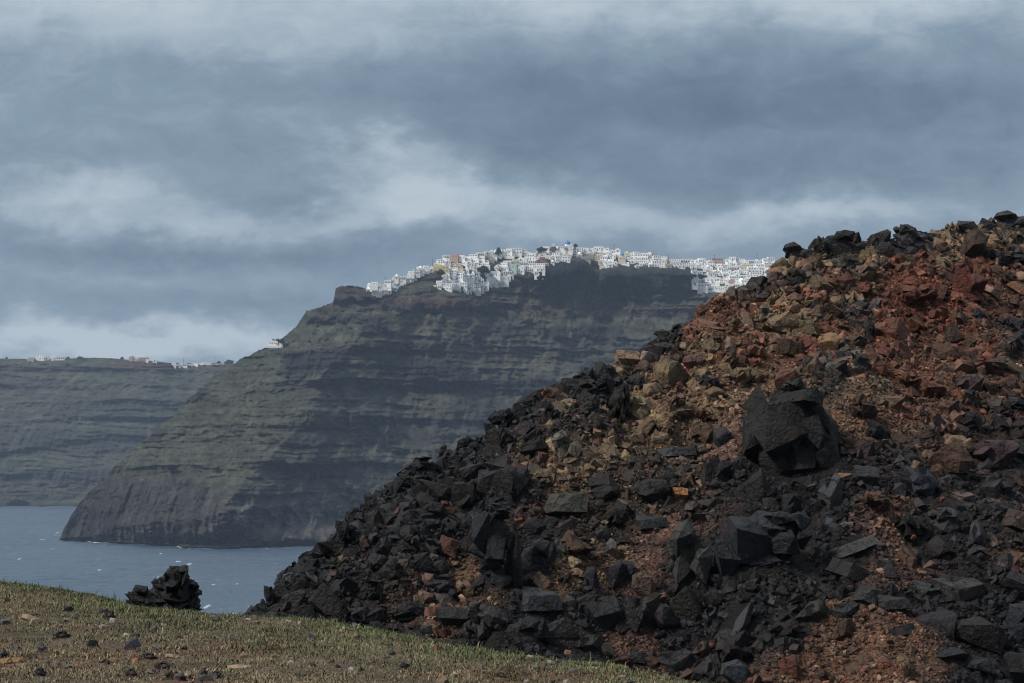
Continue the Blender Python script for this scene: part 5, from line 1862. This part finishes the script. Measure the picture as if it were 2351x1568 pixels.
# ------------------------------------------------------------------ trees (far): trunk and a crown of many small leaf clumps
def tree(name, base, w, h, cone, lab, seed, group=None, trunk_h=.25):
    rs_ = np.random.RandomState(seed)
    t = empty(name, base)
    MB().lathe([(.06 * w, -1.5), (.05 * w, h * trunk_h), (.02 * w, h * .7)], 0, 0, 7).build('trunk', M_wood, t)
    n = 420
    if cone:
        zz = rs_.rand(n) ** 1.2
        rr = w / 2 * (1 - zz) * (.25 + .85 * rs_.rand(n) ** .5)
    else:
        zz = rs_.rand(n)
        rr = w / 2 * np.sqrt(np.clip(1 - (2 * zz - .9) ** 2 * .9, .05, 1)) * rs_.rand(n) ** .45
        rr *= 1 + .35 * vnoise(rs_.rand(n) * 5, zz * 5, seed=seed)
    aa = rs_.uniform(0, 6.28, n)
    c = np.stack([rr * np.cos(aa), rr * np.sin(aa), h * (trunk_h * .6 + (1 - trunk_h * .6) * zz)], -1)
    s = .075 * w * rs_.uniform(.5, 1.4, n)
    q = rs_.normal(size=(n, 4, 3)) * s[:, None, None]
    V = (c[:, None, :] + q).reshape(-1, 3)
    i = np.arange(n)[:, None] * 4
    fc = np.concatenate([i + np.array([[0, 1, 2]]), i + np.array([[0, 2, 3]]), i + np.array([[1, 2, 3]])])
    link(mesh_np('crown', V, fc, M_leaf, smooth=False), 'crown', t)
    tag(t, lab, 'tree', group)
    return t


def at3(px, py, D):
    return tuple(float(v_) for v_ in at(px, py, D))


tree('conifer', at3(498.5, 254.5, ground_D(498, 255) - 4), 8.5, 8.5, True, 'dark cone-shaped conifer on the skyline of the town', 1)
tree('round_tree', at3(541.5, 251, ground_D(541, 252) - 4), 11, 3.6, False, 'low dark spreading tree left of the red belfry', 2)
tree('round_tree', at3(575.5, 247.5, ground_D(575, 250) - 6), 5, 4.5, False, 'small dark tree right of the blue-domed church', 3)
tree('round_tree', at3(483, 273, ground_D(486, 273) - 8), 13, 8, False, 'dark bushy tree between the two stepped clusters', 5)
tree('round_tree', at3(277.5, 343.5, ground_D(278, 346) - 6), 6, 5, False, 'dark tree behind the lone chapel on the spur', 6)
tree('round_tree', at3(282, 344, ground_D(282, 346) - 8), 6, 6, False, 'rounder dark tree right of the lone chapel on the spur', 7)
tree('round_tree', at3(441, 275, ground_D(441, 275) - 10), 9, 6, False, 'dark tree under the ochre house', 8)

# poles on the skyline of the town
POLES = [(396 - 11, 283, 8, 'thin mast left of the windmill tower'), (415.5, 275, 8, 'utility pole with a stay, right of the windmill tower'),
         (432.5, 266, 9, 'utility pole where the strip meets the left cluster'), (477, 256, 7, 'thin pole above the left stepped cluster'),
         (614, 251, 9, 'tall pole right of the summit houses'), (668.5, 260, 8, 'short pole on the ridge right of the small dome'),
         (714.5, 263, 11, 'taller of two poles at the right-hand gap'), (710.5, 263.5, 7, 'shorter of two poles at the right-hand gap'),
         (741, 260, 8, 'pole on the long white building at far right'), (757, 262, 11, 'last pole before the lava hill hides the town')]
for px, py, h_, lab in POLES:
    t_ = empty('utility_pole', at3(px, py, ground_D(px, py + 1) - 3))
    MB().lathe([(.22, -4), (.18, h_), (.02, h_ + .1)], 0, 0, 6).build('post', M_wood, t_)
    MB().box(-1.0, 1.0, -.12, .12, h_ - 1.3, h_ - 1.05).build('crossarm', M_wood, t_)
    tag(t_, lab, 'pole', 'utility poles on the skyline of the town')

# ------------------------------------------------------------------ houses on the left-hand ridge
LR = [(31, 356.5, 'terrace', .8, 'grey stone', 'low grey terrace at the left end of the far left hamlet'), (40, 356.8, 'two storey', 1.15, 'bright white', 'largest white house of the left hamlet on the far ridge'),
      (46.5, 357.2, 'flat', .95, 'bright white', 'white flat-roofed house in the middle of the left far hamlet'), (54, 357.4, 'stair', .7, 'white', 'small stair-sided white house of the left far hamlet'),
      (60.5, 356.3, 'arcade', .85, 'white', 'long low white house at the right end of the left hamlet'),
      (131, 358, 'cube', 1.2, 'grey stone', 'dark square ruin left of the pink house'), (137, 357.8, 'flat', 1.0, 'bright white', 'white front house against the pink house'),
      (143.5, 358, 'long', .82, 'pink', 'long salmon pink house on the far ridge'), (154.5, 361, 'vault', .8, 'white', 'small white vaulted house right of the pink house'),
      (147, 360.3, 'cube', .6, 'white', 'tiny white annex below the pink house')]
x = 173.0
names_ = ['first', 'second', 'third', 'fourth', 'fifth', 'sixth', 'seventh', 'eighth', 'ninth']
kk = ['two storey', 'vault', 'arcade', 'flat', 'terrace', 'two storey', 'long', 'arcade', 'flat']
for i in range(9):
    LR.append((x, 366.4 if i % 2 else 365.8, kk[i], .8, 'bright white' if i % 3 else 'white', f'white {KN[kk[i]]} house, {names_[i]} from left in the right-hand far hamlet'))
    x += PW[kk[i]] * .8 / 1.85 + 1.6
for px, py, kind, s, tint, lab in LR:
    D, ty = ground_D2(px)
    r_ = place_house(kind, 500, 260, tint, 1.0)
    r_.location = at(px, max(py, ty + .4), D - 8)
    r_.scale = (s * 1.5, s * 1.3, s * 1.2)
    tag(r_, lab, 'house', 'houses along the far left ridge')
for i, (px, w_, h_, lab) in enumerate([(6.6, 4, 5, 'tiny tree at the left end of the far ridge'), (68, 6, 5, 'small dark tree right of the left far hamlet'), (57.5, 4, 8, 'dark upright tree within the left far hamlet'),
                                       (122, 6, 6, 'lone dark tree left of the square ruin'), (138, 9, 6, 'dark tree over the white front house'), (143, 9, 6, 'dark tree behind the pink house'),
                                       (219, 7, 6, 'small tree over the right-hand far hamlet'), (229, 14, 8, 'broad dark tree at the end of the far ridge'), (80, 10, 4, 'low shrub on the far ridge near the left hamlet')]):
    D, ty = ground_D2(px)
    tree('ridge_tree', at3(px, ty + .6, D + 4), w_ * 1.1, h_ * .8, False, lab, 60 + i, 'trees on the far left ridge')
for px, h_, lab in ((183.5, 9, 'left of two thin poles on the far ridge'), (215, 13, 'right and taller of two thin poles on the far ridge')):
    D, ty = ground_D2(px)
    t_ = empty('utility_pole', at3(px, ty + 2, D - 10))
    MB().lathe([(.3, -3), (.25, h_ + 5), (.02, h_ + 5.1)], 0, 0, 6).build('post', M_wood, t_)
    tag(t_, lab, 'pole', 'poles on the far left ridge')

# ------------------------------------------------------------------ the air between
HAZE = 4.4e-5
me = bpy.data.meshes.new('haze')
mb = MB().box(-9000, 9000, -700, 6800, -14, 430)
me.from_pydata(mb.v, [], mb.f)
hz = link(me, 'haze')
m = bpy.data.materials.new('haze')
m.use_nodes = True
t = NT(m.node_tree)
t.n.clear()
o_ = t.add('ShaderNodeOutputMaterial')
pv = t.add('ShaderNodeVolumePrincipled')
pv.inputs['Color'].default_value = (.62, .78, 1.0, 1)
pv.inputs['Density'].default_value = HAZE
pv.inputs['Anisotropy'].default_value = 0.2
t.link(pv.outputs[0], o_.inputs['Volume'])
me.materials.append(m)
tag(hz, 'thin blue air haze over the water', 'haze', kind='stuff')
